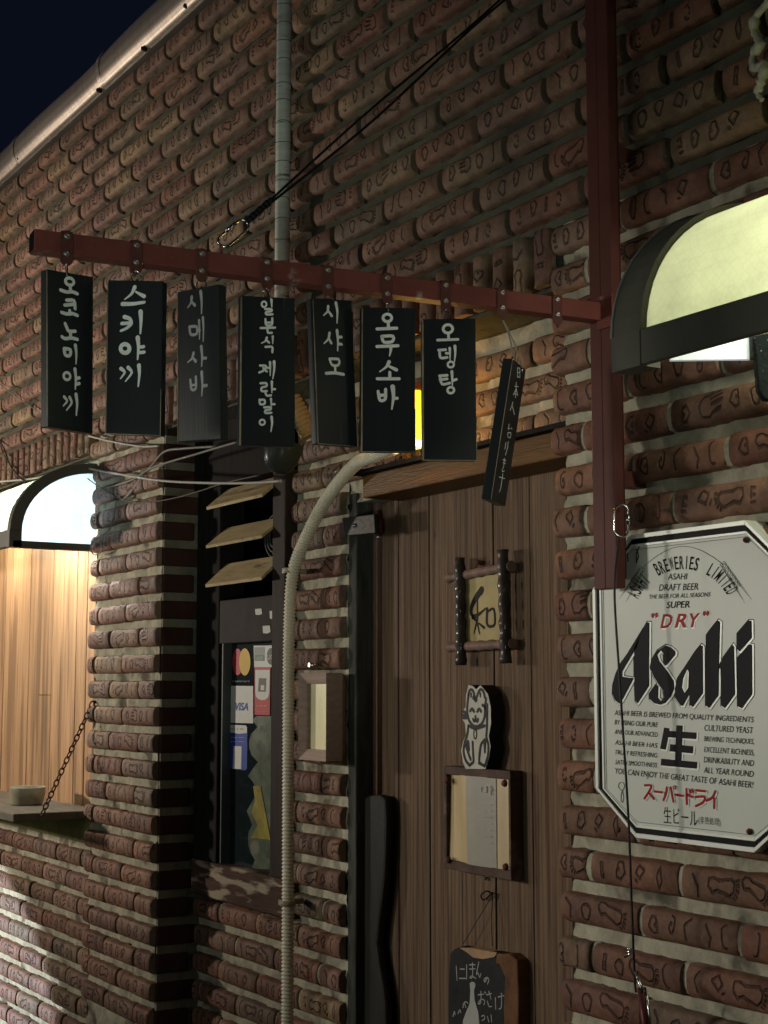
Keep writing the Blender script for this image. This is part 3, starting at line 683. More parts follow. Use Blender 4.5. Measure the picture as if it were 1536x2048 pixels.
m_ = MB(); stick_poly(m_, [(775,512),(855,508),(855,675),(778,672)], YS, 0)
for i in range(3):
    x = 783+i*25
    stick_poly(m_, [(x,520),(x+18,520),(x+18,572),(x,572)], YS-.0006, 1); stick_poly(m_, [(x,625),(x+18,625),(x+18,665),(x,665)], YS-.0006, 1)
put_text(m_, 'JCB', P(*C1(780,612),YS), P(*C1(850,612),YS), .008, NY, .0014, 1, bold=.02)
sticker('pale sticker with two rows of small grey blocks, beside the conduit', (815,600))(m_, [FM('print_pale', (.42,.44,.44)), GY])
m_ = MB(); stick_poly(m_, [(583,700),(727,700),(720,1132),(583,1128)], YS, 0)
stick_poly(m_, [(590,722),(722,722),(716,930),(705,970),(680,992),(650,996),(615,985),(595,960),(590,930)], YS-.0006, 1)
stick_poly(m_, [(622,797),(688,797),(682,920),(614,918)], YS-.0012, 2); stick_poly(m_, [(640,860),(672,860),(670,905),(638,905)], YS-.0018, 1)
put_text(m_, '- -- --', P(*C1(606,1060),YS), P(*C1(692,1060),YS), .005, NY, .0012, 1); put_text(m_, '------------', P(*C1(600,1098),YS), P(*C1(700,1098),YS), .001, NY, .0012, 1)
sticker('tall red sticker with a white shield shape, right of the plain white one', (650,900))(m_, [RD, WH, FM('print_brown', (.12,.1,.08))])
m_ = MB(); stick_poly(m_, [(355,1215),(505,1222),(518,1240),(516,1610),(500,1630),(352,1610)], YS, 0)
stick_poly(m_, [(357,1217),(505,1224),(515,1240),(515,1292),(440,1300),(400,1292),(355,1285)], YS-.0006, 1)
put_text(m_, '--- - --', P(*C1(365,1268),YS), P(*C1(482,1268),YS), .005, NY, .0012, 2, bold=.01)
put_text(m_, '---- ---', P(*C1(372,1340),YS), P(*C1(488,1340),YS), .003, NY, .0012, 1); put_text(m_, '--- ----', P(*C1(372,1378),YS), P(*C1(488,1378),YS), .003, NY, .0012, 1)
stick_poly(m_, [(392,1410),(466,1412),(462,1618),(386,1616)], YS-.0006, 1)
sticker('blue sticker with a white top band, lowest on the window glass', (430,1420))(m_, [BU, WH, BK])
# torn scraps of tape on the transom
for (x, y, w_, h_, lb_) in ((510,1218,14,12,'leftmost torn scrap of tape'), (539,1222,15,16,'upper right torn scrap of tape'), (525,1252,16,15,'lowest torn scrap of tape')):
    pts = [(x, y), (x+w_*.9, y-1), (x+w_, y+h_*.8), (x+w_*.6, y+h_), (x+1, y+h_*.95)]
    tag(MB().prism([P(a, b, .1135) for a, b in pts], (0, .001, 0)).build('paper_scrap', FM('scrap_paper', (.42,.42,.38)), loc=P(x, y, .1135)), lb_+' on the dark board above the sticker window', 'scrap', 'scraps of tape above the window')
# ------------------------------------------------------------------ door
YD = .20
dr = thing('plank_door', 'tall door of weathered reddish-brown vertical planks in a dark frame', 'door', (-3.1, YD, 0))
dxs = [P(x, 1500, YD).x for x in (764, 798, 859.5, 923.5, 990, 1064)]+[-2.645, -2.44]
ztd = P(937, 959, .12).z+.03
for a, b in zip(dxs, dxs[1:]):
    MB().box((a+.002, YD+random.uniform(-.0015, .0015), .02), (b-.002, YD+.03, ztd)).build('plank', WOODD, dr, bevel=.0015)
MB().box((dxs[0]-.05, YD+.031, .02), (-2.4, YD+.045, ztd)).build('backing_board', BLACK, dr)
MB().box((P(743, 1500, YD).x, YD-.012, .02), (dxs[0]-.006, YD+.03, ztd)).build('edge_strip', M('door_edge_wood', (.17,.10,.075), .6, var=.35, vs=5, st=(10,10,.7), bump=.5), dr, bevel=.002)
fr = thing('door_frame', 'dark worn door frame with an orange-lit varnished beam across the top', 'frame', (-3.4, .15, 0))
MB().box((XC+.004, .135, .0), (P(741, 1500, YD-.02).x, .26, ztd)).build('jamb', M('charred_jamb', (.048,.05,.043), .85, var=.6, vs=9, st=(3,3,.6), bump=1, bs=20, c2=(.13,.13,.12), c2s=9, c2t=.68), fr, bevel=.004)
zl0 = P(937, 957, .10).z; zl1 = P(937, 907, .10).z
MB().box((P(738, 1000, .10).x, .08, zl0), (XD+.03, .2, zl1)).build('lintel', WOODO, fr, bevel=.004)
MB().box((P(738, 1000, .10).x-.02, .06, zl1+.001), (XD+.03, .2, zl1+.012)).build('drip_ledge', WOODK, fr)
# hinge
hg = thing('hinge', 'grey iron strap hinge at the upper left corner of the door', 'hinge', P(735, 1050, .12))
HG = M('painted_hinge_iron', (.03,.03,.026), .5, .4, var=.4, vs=14, bump=.4)
MB().prism([P(x, y, .115) for x, y in ((684,1036),(748,1028),(750,1066),(690,1072))], (0, .012, 0)).build('plate', HG, hg, bevel=.002)
kc = P(758, 1050, .15)
MB().tube([kc+Vector((0,0,-.028)), kc+Vector((0,0,.03))], .011, 12).build('knuckle', M('red_brown_hinge', (.06,.025,.02), .45, .3), hg)
for x, y in ((708, 1051), (756, 1074)): MB().lathe(P(x, y, .112), [(0,.004),(.005,.002),(.006,0)], 12, axis=NY).build('bolt', CHROME, hg)
# pull handle: long wavy dark wood paddle
pd_pts = [(716,1612),(722,1598),(738,1590),(760,1590),(770,1600),(772,1640),(771,1700),(768,1760),(764,1800),(757,1850),(753,1890),(758,1930),(766,1975),(770,2010),(772,2070),(773,2200),(716,2200),(716,2060),(718,1990),(723,1940),(727,1900),(724,1850),(717,1800),(713,1740),(713,1670)]
hd = MB().prism([P(x, y, YD-.040) for x, y in pd_pts], (0, .024, 0)).build('pull_handle', M('blackened_wood', (.024,.024,.022), .5, var=.3, vs=6, st=(6,6,1), bump=.3), loc=P(742, 1800, YD), bevel=.008)
tag(hd, 'long wavy blackened wood pull handle at the left edge of the plank door', 'handle')
for zz in (1700, 2100):
    c = P(742, zz, YD); MB().tube([c+Vector((0,-.018,0)), c+Vector((0,.012,0))], .012, 10).build('standoff', BLACK, hd)

# plaque with the character on paper
pl = thing('framed_plaque', 'small knobbly branch frame holding yellowed paper with a brushed character, hung on the door', 'plaque', P(965, 1220, YD))
def K(x, y): return (880+x/7.583, 1080+y/7.583)
PB = M('dark_branch', (.04,.03,.026), .4, var=.5, vs=16, bump=.7, bs=40, coat=.2); PR = M('rosy_branch', (.16,.105,.085), .5, var=.35, vs=20, bump=.5)
def knobby(a, b, r, parent, name, mat, n=22, amp=.18):
    a, b = Vector(a), Vector(b); pts = [a.lerp(b, i/n) for i in range(n+1)]
    MB().tube(pts, [r*(1+amp*math.sin(i*1.7+a.x*30)*random.uniform(.4, 1)) for i in range(n+1)], 12).build(name, mat, parent)
yv = YD-.032; yh = YD-.022
knobby(P(*K(300,270), yv), P(*K(320,1900), yv), .0135, pl, 'upright', PB)
knobby(P(*K(950,150), yv), P(*K(1000,1870), yv), .0135, pl, 'upright', PB)
knobby(P(*K(130,580), yh), P(*K(1090,395), yh), .0115, pl, 'cross_bar', PR)
knobby(P(*K(150,1630), yh), P(*K(1110,1570), yh), .0115, pl, 'cross_bar', PR)
PAPER = M('yellowed_paper', (.32,.26,.13), .6, var=.25, vs=12, bump=.3, c2=(.2,.13,.06), c2s=14, c2t=.64)
MB().prism([P(*K(x, y), YD-.018) for x, y in ((370,560),(950,500),(960,1600),(380,1640))], (0,.006,0)).build('paper', PAPER, pl)
ink = MB(); INK = M('brush_ink', (.012,.01,.008), .6, var=.2)
YI = YD-.0185
for pts, w0, w1 in (([(630,760),(540,880),(480,1000),(470,1120),(540,1210)], .019, .008), ([(500,1170),(590,1130),(690,1040)], .012, .004), ([(565,900),(570,1200)], .005, .005), ([(565,1210),(515,1420)], .006, .003), ([(560,1230),(600,1420)], .006, .004), ([(590,1265),(670,1330)], .004, .007), ([(715,1040),(705,1280),(760,1320),(840,1290),(822,1020),(730,1080)], .008, .006)):
    stroke(ink, [P(*K(x, y), YI) for x, y in pts], w0, w1, NY, .0006)
ink.build('brushed_character', INK, pl)
MB().lathe(P(967, 1126, YD), [(0,.02),(.006,.018),(.006,0)], 10, axis=NY).build('nail', RUST, pl)

# cat board
ct = thing('cat_board', 'thick cut-out board painted as a seated black-outlined white cat, standing on the framed notice', 'cutout', P(955, 1535, YD))
def G(x, y): return (820+x/4.268, 1320+y/4.268)
outl = [(500,212),(535,222),(565,250),(600,214),(628,245),(665,290),(688,400),(692,540),(672,650),(688,740),(675,830),(645,930),(475,930),(452,870),(436,770),(455,690),(478,640),(470,545),(448,505),(455,430),(475,400),(478,300)]
YCf = YD-.042
MB().prism([P(*G(x, y), YCf) for x, y in outl], (0,.036,0), 0, 1).build('board', [M('cat_white_paint', (.40,.39,.33), .6, var=.15, vs=20, bump=.3), M('cat_black_edge', (.02,.02,.022), .6, var=.3)], ct)
cs = MB()
def cst(pts, w0=.0072, w1=None): stroke(cs, [P(*G(x, y), YCf) for x, y in pts], w0, w1 or w0, NY, .001)
for pts in ([(500,300),(505,265),(520,250),(540,262),(552,310),(560,345)], [(560,350),(575,300),(590,262),(610,248),(630,270),(640,320)], [(500,300),(490,380),(488,450),(505,520),(540,565),(580,570),(620,540),(640,480),(640,400),(650,330)], [(515,435),(530,412),(548,440)], [(575,440),(590,412),(608,440)], [(560,480),(560,515)], [(540,505),(548,525),(560,515),(575,527),(582,505)], [(488,455),(455,440)], [(486,475),(452,470)], [(488,495),(456,495)], [(500,560),(490,640),(468,700),(455,780),(475,860),(510,900)], [(655,460),(660,560),(650,660),(672,720),(668,820),(640,905)], [(535,700),(540,800),(545,870),(520,890)], [(640,680),(605,720),(595,800),(590,870),(610,890)], [(500,560),(555,590),(640,560)], [(470,700),(500,800),(520,850)], [(590,880),(640,905)], [(620,385),(645,400),(660,470)]): cst(pts)
cst([(545,320),(570,345)], .012, .007); cst([(495,700),(505,770)], .011, .006); cst([(640,690),(640,790)], .012, .005); cst([(658,380),(662,520)], .009, .005)
ring2(cs, P(*G(558,632), YCf), (1,0,0), (0,0,1), .006, .011, .0035, NY, .001)
for x in (522, 602): cst([(x, 285), (x, 315)], .006, .004)
cs.build('painted_lines', FM('cat_ink', (.012,.012,.014)), ct)
# framed notice below the cat
nf = thing('notice_frame', 'deep wooden frame with a curled cream sheet under clear plastic, below the cat board', 'frame', P(955, 1650, YD))
YN = YD-.036; NFM = M('old_notice_frame', (.07,.045,.035), .6, var=.5, vs=10, bump=.6, c2=(.16,.12,.09), c2s=9, c2t=.62)
fo_ = [P(*G(x, y), YN) for x, y in ((275,905),(855,945),(862,1890),(300,1775))]
cx = [v.x for v in fo_]; zc = [v.z for v in fo_]
x0, x1 = (cx[0]+cx[3])/2, (cx[1]+cx[2])/2; z1_, z0_ = (zc[0]+zc[1])/2, (zc[2]+zc[3])/2
for a, b in (((x0,z1_-.02),(x1,z1_)), ((x0,z0_),(x1,z0_+.022)), ((x0,z0_+.0221),(x0+.012,z1_-.0201)), ((x1-.008,z0_+.0221),(x1,z1_-.0201))):
    MB().box((a[0], YN, a[1]), (b[0], YD-.002, b[1])).build('frame_rail', NFM, nf, bevel=.0015)
sht = M('cream_sheet', (.50,.38,.20), .35, var=.15, vs=5, st=(6,1,1), bump=.1, spec=.5, coat=1)
def sh_fn(u, v):
    x = x0+.011+(x1-x0-.020)*u; z = z0_+.021+(z1_-z0_-.040)*v
    y = YN+.008-.009*math.sin(u*math.pi)+.006*math.sin(u*9+1.2*v)*(1-u)-.004*math.cos(u*16)*(u>.8)
    return (x, y, z)
MB().grid(sh_fn, 40, 10).build('paper_sheet', sht, nf)
MB().grid(lambda u, v: Vector(sh_fn(.36+.46*u, v))+Vector((0,-.0012,0)), 20, 10).build('grey_sheet', M('grey_paper', (.25,.235,.19), .4, var=.12, vs=9, bump=.1, spec=.4), nf)
for x, y in ((325,1028),(815,1052),(335,1705),(825,1765)):
    MB().lathe(P(*G(x, y), YN-.001), [(0,.009),(.006,.008),(.0085,.004),(.0085,0)], 8, axis=NY).build('bolt_head', RUST, nf)
ft = MB()
put_text(ft, '마', P(*G(600,1145), YN-.003), P(*G(700,1145), YN-.003), .020, NY, .0, 0)
for k in range(7):
    yy = 1240+k*55; put_text(ft, ('- --  -', '--  - -', '-  ---')[k % 3], P(*G(520,yy), YN-.003), P(*G(690,yy), YN-.003), .003, NY, .0, 0)
MB.build(ft, 'faint_print', FM('faint_print', (.34,.33,.29)), nf)
# slate board
sl = thing('slate_board', 'small bark-edged black slate with chalk lettering and bottle, hung low on the door', 'slate', P(960, 1900, YD))
def S(x, y): return (680+x/3.491, 1560+y/3.491)
YSl = YD-.03
out_s = [(770,1215),(800,1180),(850,1160),(900,1180),(1000,1190),(1090,1200),(1150,1215),(1160,1240),(1155,1700),(1150,2000),(760,2000),(757,1600),(760,1400)]
MB().prism([P(*S(x, y), YSl) for x, y in out_s], (0,.022,0), 0, 0).build('slate', M('slate_black', (.02,.021,.021), .65, var=.3, vs=12, bump=.5), sl)
BARK = M('bark_edge', (.12,.06,.03), .7, var=.5, vs=14, bump=1, bs=30)
MB().prism([P(*S(x, y), YSl-.003) for x, y in ((835,1172),(900,1172),(1095,1205),(1080,1235),(1000,1250),(930,1240),(880,1200))], (0,.03,0)).build('bark', M('bare_split_wood', (.30,.19,.11), .6, var=.3, vs=14, bump=.6), sl)
MB().prism([P(*S(x, y), YSl-.002) for x, y in ((1090,1210),(1180,1215),(1235,1260),(1245,1500),(1240,2000),(1150,2000),(1140,1560),(1150,1380),(1110,1290),(1085,1285))], (0,.034,0)).build('bark', BARK, sl, bevel=.004)
chk = MB(); CHK = FM('chalk', (.30,.30,.28), .9)
def sst(pts, w=.0028): stroke(chk, [P(*S(x, y), YSl) for x, y in pts], w, w*.8, NY, .0005)
for p_ in ([(812,1300),(818,1400)], [(840,1320),(870,1320)], [(835,1385),(880,1385)], [(885,1290),(885,1390)], [(905,1290),(945,1290)], [(905,1320),(945,1318)], [(925,1275),(928,1380),(905,1385),(915,1365),(950,1385)], [(970,1270),(950,1370),(965,1340),(975,1385),(985,1350)], [(1030,1380),(1010,1415),(1005,1390),(1030,1375),(1042,1395),(1030,1425)],
           [(965,1500),(1005,1495)], [(985,1475),(985,1560),(962,1565),(985,1525),(1015,1540),(1005,1570)], [(1010,1480),(1020,1490)], [(1025,1500),(1060,1490)], [(1040,1475),(1055,1530)], [(1030,1545),(1040,1585),(1060,1580)], [(1085,1520),(1088,1600)], [(1105,1515),(1145,1505)], [(1128,1490),(1130,1590),(1110,1600)],
           [(790,1650),(800,1610),(805,1640)], [(825,1630),(838,1600),(845,1625)], [(860,1590),(862,1560),(880,1545),(895,1560)], [(870,1560),(880,1590)], [(990,1650),(1005,1640),(1015,1665),(992,1680)], [(1030,1650),(1040,1690)], [(1055,1640),(1060,1690)]): sst(p_)
chk.prism([P(*S(x, y), YSl-.0005) for x, y in ((905,1420),(920,1408),(940,1415),(945,1435),(935,1470),(940,1540),(965,1620),(972,1700),(970,2000),(855,2000),(858,1680),(880,1620),(905,1560),(910,1470))], (0,.0004,0))
chk.build('chalk_drawing', CHK, sl)
hk = P(985, 1790, YD-.012)
for q_ in ((925, 1890), (985, 1893)): MB().tube(rough_path([hk, hk.lerp(P(*q_, YSl), .5)+Vector((0,-.003,-.004)), P(*q_, YSl+.005)], 5), .0012, 5).build('string', CABLED, sl)
MB().tube(rough_path([P(985,1790,YD), P(975,1782,YD-.018), P(962,1790,YD-.02), P(968,1800,YD-.01), P(985,1785,YD-.015)], 5), .0018, 6).build('wire_hook', BLACK, sl)
MB().lathe(P(977, 1757, YD), [(0,.012),(.004,.01),(.004,0)], 8, axis=NY).build('nail', CHROME, sl)

# narrow framed light box on the bay strip
nb = thing('light_box', 'narrow wooden box frame with a cream panel, on the brick strip right of the conduit', 'frame', P(625, 1430, .11))
YF = .06
MBm = MB; FRW = M('box_frame_wood', (.085,.065,.055), .6, var=.3, vs=14, bump=.4)
xa, xb = P(597, 1430, YF).x, P(652, 1430, YF).x; za, zb3 = P(625, 1346, YF).z, P(625, 1521, YF).z
iw = .022
for pts in (((xa,za),(xb,za),(xb-iw*.7,za-.028),(xa+iw*.6,za-.028)), ((xa,zb3),(xb,zb3),(xb-iw*.7,zb3+.028),(xa+iw*.6,zb3+.028)), ((xa,za-.0005),(xa+iw*.6,za-.0285),(xa+iw*.6,zb3+.0285),(xa,zb3+.0005)), ((xb,za-.0005),(xb-iw*.7,za-.0285),(xb-iw*.7,zb3+.0285),(xb,zb3+.0005))):
    FRW = bpy.data.materials['box_frame_wood'] if abs(pts[0][1]-pts[1][1]) > .05 else (bpy.data.materials.get('pale_frame_wood') or M('pale_frame_wood', (.36,.27,.23), .6, var=.25, vs=5, st=(1,8,20), bump=.4))
    MB().prism([(x, YF+(.018 if (abs(x-xa) > .001 and abs(x-xb) > .001) else 0), z) for x, z in pts], (0,.05,0)).build('frame_rail', FRW, nb)
MB().box((xa+iw*.5, YF+.03, zb3+.02), (xb-iw*.6, YF+.035, za-.02)).build('panel', M('cream_panel', (.75,.69,.42), .3, var=.2, vs=6, st=(4,1,1), bump=.1, coat=.4), nb)
hkp = P(618, 1330, .08)
MB().tube([hkp, hkp+Vector((0,.05,.0))], .006, 8).build('hook', CHROME, nb)

# ------------------------------------------------------------------ lantern in the door recess
ln = thing('wall_lantern', 'amber glass wall lantern glowing yellow between two hanging boards, above the door', 'lantern', P(820, 850, .08))
lc = P(818, 832, .055)
hw, hh = .052, .060
ax, ay = Vector((1,0,0)), Vector((0,1,0))
MB().obox(lc, ax*.030, ay*.022, Vector((0,0,1))*hh).build('glass', M('amber_glass', (.9,.6,.05), .3, var=.1, bump=0, emit=(1,.62,.02), es=2.6), ln)
MB().obox(lc+Vector((0,0,-hh-.012)), ax*.033, ay*.026, Vector((0,0,1))*.009).build('lower_rim', M('glowing_rim', (.9,.8,.5), .4, emit=(1,.66,.2), es=2.2, var=.05, bump=0), ln)
MB().obox(lc+Vector((0,0,hh+.01)), ax*.036, ay*.028, Vector((0,0,1))*.008).build('cap', RUST, ln)
MB().box((lc.x-.02, lc.y+.03, lc.z-.04), (lc.x+.02, YB+.01, lc.z+.09)).build('bracket', RUST, ln)
lamp('lantern_light', lc+Vector((.05,-.055,.0)), 1.3, (1,.52,.12), .03)
lamp('lantern_light', lc+Vector((.07,.02,-.09)), 1.4, (1,.55,.15), .02)

# ------------------------------------------------------------------ conduit, pipe, hood
cdt = thing('corrugated_conduit', 'beige corrugated flexible conduit bending down beside the window', 'conduit', P(575, 1400, .07))
yc = .055
path = [P(790, 895, .03), P(745, 913, .03), P(712, 928, .035), P(675, 968, .045), P(640, 1020, yc), P(610, 1080, yc), P(590, 1130, yc), P(582, 1180, yc), P(578, 1300, yc), P(577, 1500, yc), P(576, 1800, yc), P(575, 2060, yc), P(574, 2200, yc)]
dense = rough_path(path, 12); pts = [dense[0]]; step = .0024
acc = 0
for a, b in zip(dense, dense[1:]):
    L_ = (b-a).length; d = step-acc
    while d < L_: pts.append(a.lerp(b, d/L_)); d += step
    acc = (L_-(d-step)) 
MB().tube(pts, [.0160+.0022*math.sin(i*2*math.pi/4.2) for i in range(len(pts))], 14).build('hose', M('beige_pvc', (.62,.57,.44), .5, var=.15, vs=8, bump=.05), cdt)
for x, y, rr in ((583, 1141, .019), (576, 1806, .019)):
    c = P(x, y, yc); MB().tube([c+Vector((0,0,-.007)), c+Vector((0,0,.007))], rr+.002, 16).build('clamp', M('clamp_plastic', (.28,.25,.17), .5), cdt)
    MB().obox(c+Vector((-.02,.02,0)), Vector((.008,0,0)), Vector((0,.035,0)), Vector((0,0,.007))).build('clamp', FM('clamp_tab', (.28,.25,.17)), cdt)
pp = thing('drain_pipe', 'grey plastic pipe running straight down the upper brick wall behind the beam', 'pipe', P(570, 300, -.05))
p_t = P(570, -160, -.06); p_b = P(570, 870, -.06)
MB().tube([(p_t.x, -.06, p_t.z), (p_t.x, -.06, p_b.z)], .0205, 20).build('pipe', M('grey_pvc', (.58,.60,.52), .45, var=.25, vs=6, st=(1,1,6), bump=.1, c2=(.12,.13,.11), c2s=7, c2t=.62), pp)
for k in range(26):
    zz = p_b.z+(p_t.z-p_b.z)*(k+.5)/26+random.uniform(-.01, .01)
    tl = random.uniform(-.35, .35)
    MB().tube([(p_t.x+.0212*math.cos(a), -.06+.0212*math.sin(a), zz+.021*tl*math.cos(a+.6)) for a in np.linspace(0, 6.283, 15)[:-1]], .0009, 4, closed=True).build('wire_wrap', CABLED, pp)
hood = thing('lamp_hood', 'dark enamel dome lamp hood hanging under the fourth board, with a ribbed tan throat', 'lamp', P(570, 900, .0))
hc = P(568, 893, -.02)
hp = [(0,-.078),(.02,-.074),(.036,-.062),(.047,-.04),(.052,-.015),(.054,.01),(.052,.012)]
hm = MB(); hm.lathe((0,0,0), hp, 28); rot = Matrix.Rotation(R(-14), 3, RT.cross(Vector((0,0,1)))); hm.v = [rot@v+hc for v in hm.v]
hm.build('dome', M('dark_enamel', (.035,.042,.036), .28, var=.2, bump=.05), hood)
ta, tb = PD(583, 795, (hc-CAM).dot(FH)+.02), PD(622, 872, (hc-CAM).dot(FH)+.02)
tp = [ta.lerp(tb, i/40) for i in range(41)]
MB().tube(tp, [.024+.0018*math.sin(i*1.5)+.006*i/40 for i in range(41)], 16).build('ribbed_throat', M('tan_ribbed', (.36,.25,.12), .5, var=.3, vs=20, bump=.3), hood)
MB().tube([hc+Vector((0,0,.01)), ta], .02, 12).build('stem', BLACK, hood)

# ------------------------------------------------------------------ post, beam, stay cables
po = thing('steel_post', 'upright rust-red steel post carrying the beam, left of the beer sign', 'post', P(1215, 900, -.07))
pxl = P(1190, 1180, -.088); pz0 = pxl.z; pz1 = 3.6
xL = P(1179, 620, -.088).x; wpx = .068
MB().box((xL, -.088, pz0), (xL+.0335, -.068, pz1)).build('front_bar', STEELR2, po, bevel=.002)
MB().box((xL+.035, -.0895, pz0), (xL+wpx, -.068, pz1)).build('front_bar', STEELR2, po, bevel=.002)
MB().box((xL+.01, -.0675, pz0+.02), (xL+.05, -.05, pz1)).build('rear_bar', M('dark_oxide_paint', (.06,.02,.02), .4, var=.3, vs=5, bump=.2), po)
for zz in (1.98, 2.62, 3.2): MB().box((xL+.012, -.0495, zz), (xL+.045, .02, zz+.03)).build('standoff', STEELR2, po)
E0 = PD(1206, 628, (Vector((xL+.02, -.088, 2.3))-CAM).dot(FH)); dB = (E0-CAM).dot(FH)
E1 = PD(64, 478, dB/1.2); E1.z = E0.z
bd = (E1-E0).normalized(); bs = bd.cross(Vector((0,0,1))).normalized()
bh, bwid = .0175, .0165
bm_ = thing('steel_beam', 'rust-red square steel beam with chipped paint carrying the row of hanging boards', 'beam', E0)
MB().obox((E0+E1)/2, (E1-E0)/2, bs*bwid, Vector((0,0,bh))).build('square_tube', STEELR, bm_, bevel=.0015)
MB().obox(E1+bd*.0008, bd*.0006, bs*(bwid-.0025), Vector((0,0,bh-.0025))).build('end_shade_plate', BLACK, bm_)  # black plate stands in for the shade inside the hollow tube
MB().box((xL+.03, -.095, E0.z-.035), (xL+wpx+.006, -.0900, E0.z+.03)).build('joint_plate', STEELR, bm_, bevel=.001)
CH_ = (CAM-(E0+E1)/2).dot(bs); sgn = 1 if CH_ > 0 else -1; fs = bs*sgn     # side of the beam that faces the street
def on_beam(px):
    lo, hi = 0, 1
    for _ in range(40):
        md = (lo+hi)/2; p = E0.lerp(E1, md)+fs*bwid; d = p-CAM; x = 768+FL*d.dot(RT)/d.dot(FWD)
        if x > px: lo = md
        else: hi = md
    return E0.lerp(E1, (lo+hi)/2)
def depth(p): return (p-CAM).dot(FH)
straps = [133, 272, 403, 533, 655, 773, 890, 1003, 1113]
for i, sx in enumerate(straps):
    c = on_beam(sx); f = c+fs*(bwid+.0015); u = bd
    m_ = MB()
    for e, (w_, n) in enumerate(((.0105, 10),)):
        prof_ = []
        for k in range(n+1): a = math.pi*k/n; prof_.append(f+u*(w_*math.cos(a))+Vector((0,0,1))*(.010+w_*math.sin(a)))
        tw = random.uniform(-.3, .3)
        for k in range(n+1): a = math.pi+math.pi*k/n; prof_.append(f+u*(w_*math.cos(a))+Vector((0,0,1))*(-.028+w_*math.sin(a)))
        m_.prism(prof_, fs*.0022)
    m_.obox(c+Vector((0,0,bh+.0012)), u*.0095, fs*(bwid+.002), Vector((0,0,.001)))
    s = m_.build('strap', STEELR2, bm_, bevel=.0006)
    for dz in (.011, -.018):
        MB().lathe(f+Vector((0,0,dz))+fs*.0022, [(0,.0015),(.0022,.003),(.0048,.0025),(.0055,0)], 14, axis=fs).build('rivet', M('rivet_steel', (.35,.3,.27), .4, .8, var=.3, vs=80) if i+dz == .011 else bpy.data.materials['rivet_steel'], s)
def carabiner(c, along, side, label, ln_=.052, wd_=.022):
    t_ = thing('carabiner', label, 'carabiner', c); pts = []
    h = ln_/2-wd_/2
    for k in range(13): a = -math.pi/2+math.pi*k/12; pts.append(c+along*(h+wd_/2*math.cos(a))+side*(wd_/2*math.sin(a)))
    for k in range(13): a = math.pi/2+math.pi*k/12; pts.append(c+along*(-h+wd_/2*math.cos(a))+side*(wd_/2*math.sin(a)))
    MB().tube(pts, .0021, 8, closed=True).build('ring', CHROME, t_)
    MB().tube([c+side*(wd_/2)-along*h*.4, c+side*(wd_/2)+along*h*.75], .0034, 10).build('screw_gate', CHROME, t_)
    return t_
bpt = on_beam(448)+Vector((0,0,bh)); dk = depth(bpt)
c1a, c1b = PD(442, 488, dk), PD(492, 445, dk+.01); v1 = (c1b-c1a).normalized(); side1 = v1.cross(FH).normalized()
carabiner((c1a+c1b)/2, v1, side1, 'steel screw carabiner joining the black stay cable to the beam', (c1b-c1a).length+.004, .022)
MB().tube([bpt+Vector((0,0,-.002)), bpt+Vector((0,0,.010)), c1a], .003, 8).build('eye_bolt', STEELR, bm_)
stay = thing('stay_cable', 'black stay cable rising from the beam across the wall to the top of the post', 'cable', c1b)
anc = PD(1010, -15, 2.82); top = Vector((xL+.02, -.08, 3.35))
for k in (0, 1):
    b2 = PD(1000+k*16, -6+k*6, 2.8)
    e = c1b+(b2-c1b)*1.25
    MB().tube(rough_path([c1b, c1b.lerp(e, .35)+Vector((0,0,-.008*(k*2-.6))), c1b.lerp(e, .7)+Vector((0,0,-.006*(1-2*k))), e], 10), .0026, 6).build('strand', BLACK, stay)
for k in range(7):
    p = c1b.lerp(PD(1000, -6, 2.8), .012+k*.012); MB().tube([p-v1*.004, p+v1*.004], .0058+.001*(k%2), 8).build('ferrule', BLACK, stay)
c2t_, c2b = P(1243, 1010, -.115), P(1243, 1074, -.115)
carabiner((c2t_+c2b)/2, (c2t_-c2b).normalized(), (RT-Vector((0,0,0))).normalized(), 'steel carabiner clipped at the post just above the beer sign', (c2t_-c2b).length, .025)
MB().tube([P(1226,1020,-.1), P(1236,1022,-.115)], .004, 8).build('eye_bolt', STEELR2, po)
dc = thing('down_cable', 'thin dark steel cable running down in front of the beer sign to a turnbuckle', 'cable', c2b)
MB().tube(rough_path([P(1238,1072,-.112), P(1229,1180,-.118), P(1240,1370,-.118), P(1256,1620,-.118), P(1263,1800,-.118), P(1269,1950,-.118), P(1272,1985,-.118)], 8), .0022, 6).build('cable', M('dark_steel_rope', (.045,.042,.045), .4, .5, bump=.2), dc)
cl = P(1262, 1908, -.125)
for k in range(3): MB().tube([cl+Vector((-.010+.004*k,-.006,-.006+.008*k)), cl+Vector((.010-.003*k,-.006,.004+.002*k))], .0022, 6).build('clip', CHROME, dc)
tb_ = [P(1283, 1975, -.118), P(1293, 2060, -.118), P(1300, 2130, -.118)]
MB().tube(tb_, .008, 10).build('turnbuckle', M('turnbuckle_red', (.09,.03,.03), .4, .3), dc)
MB().tube([P(1272,1945,-.118), P(1279,1965,-.126), P(1287,1985,-.128)], .0035, 8).build('shackle', CHROME, dc)
MB().tube([P(1294,1990,-.13), P(1299,2030,-.13), P(1303,2060,-.13)], .0025, 6).build('shackle', CHROME, dc)
# ------------------------------------------------------------------ hanging menu boards
def A_(x, y): return (60+x/5.486, 530+y/5.486)
def B_(x, y): return (340+x/5.486, 550+y/5.486)
def C_(x, y): return (600+x/5.85, 570+y/5.85)
def D_(x, y): return (820+x/4.875, 600+y/4.875)
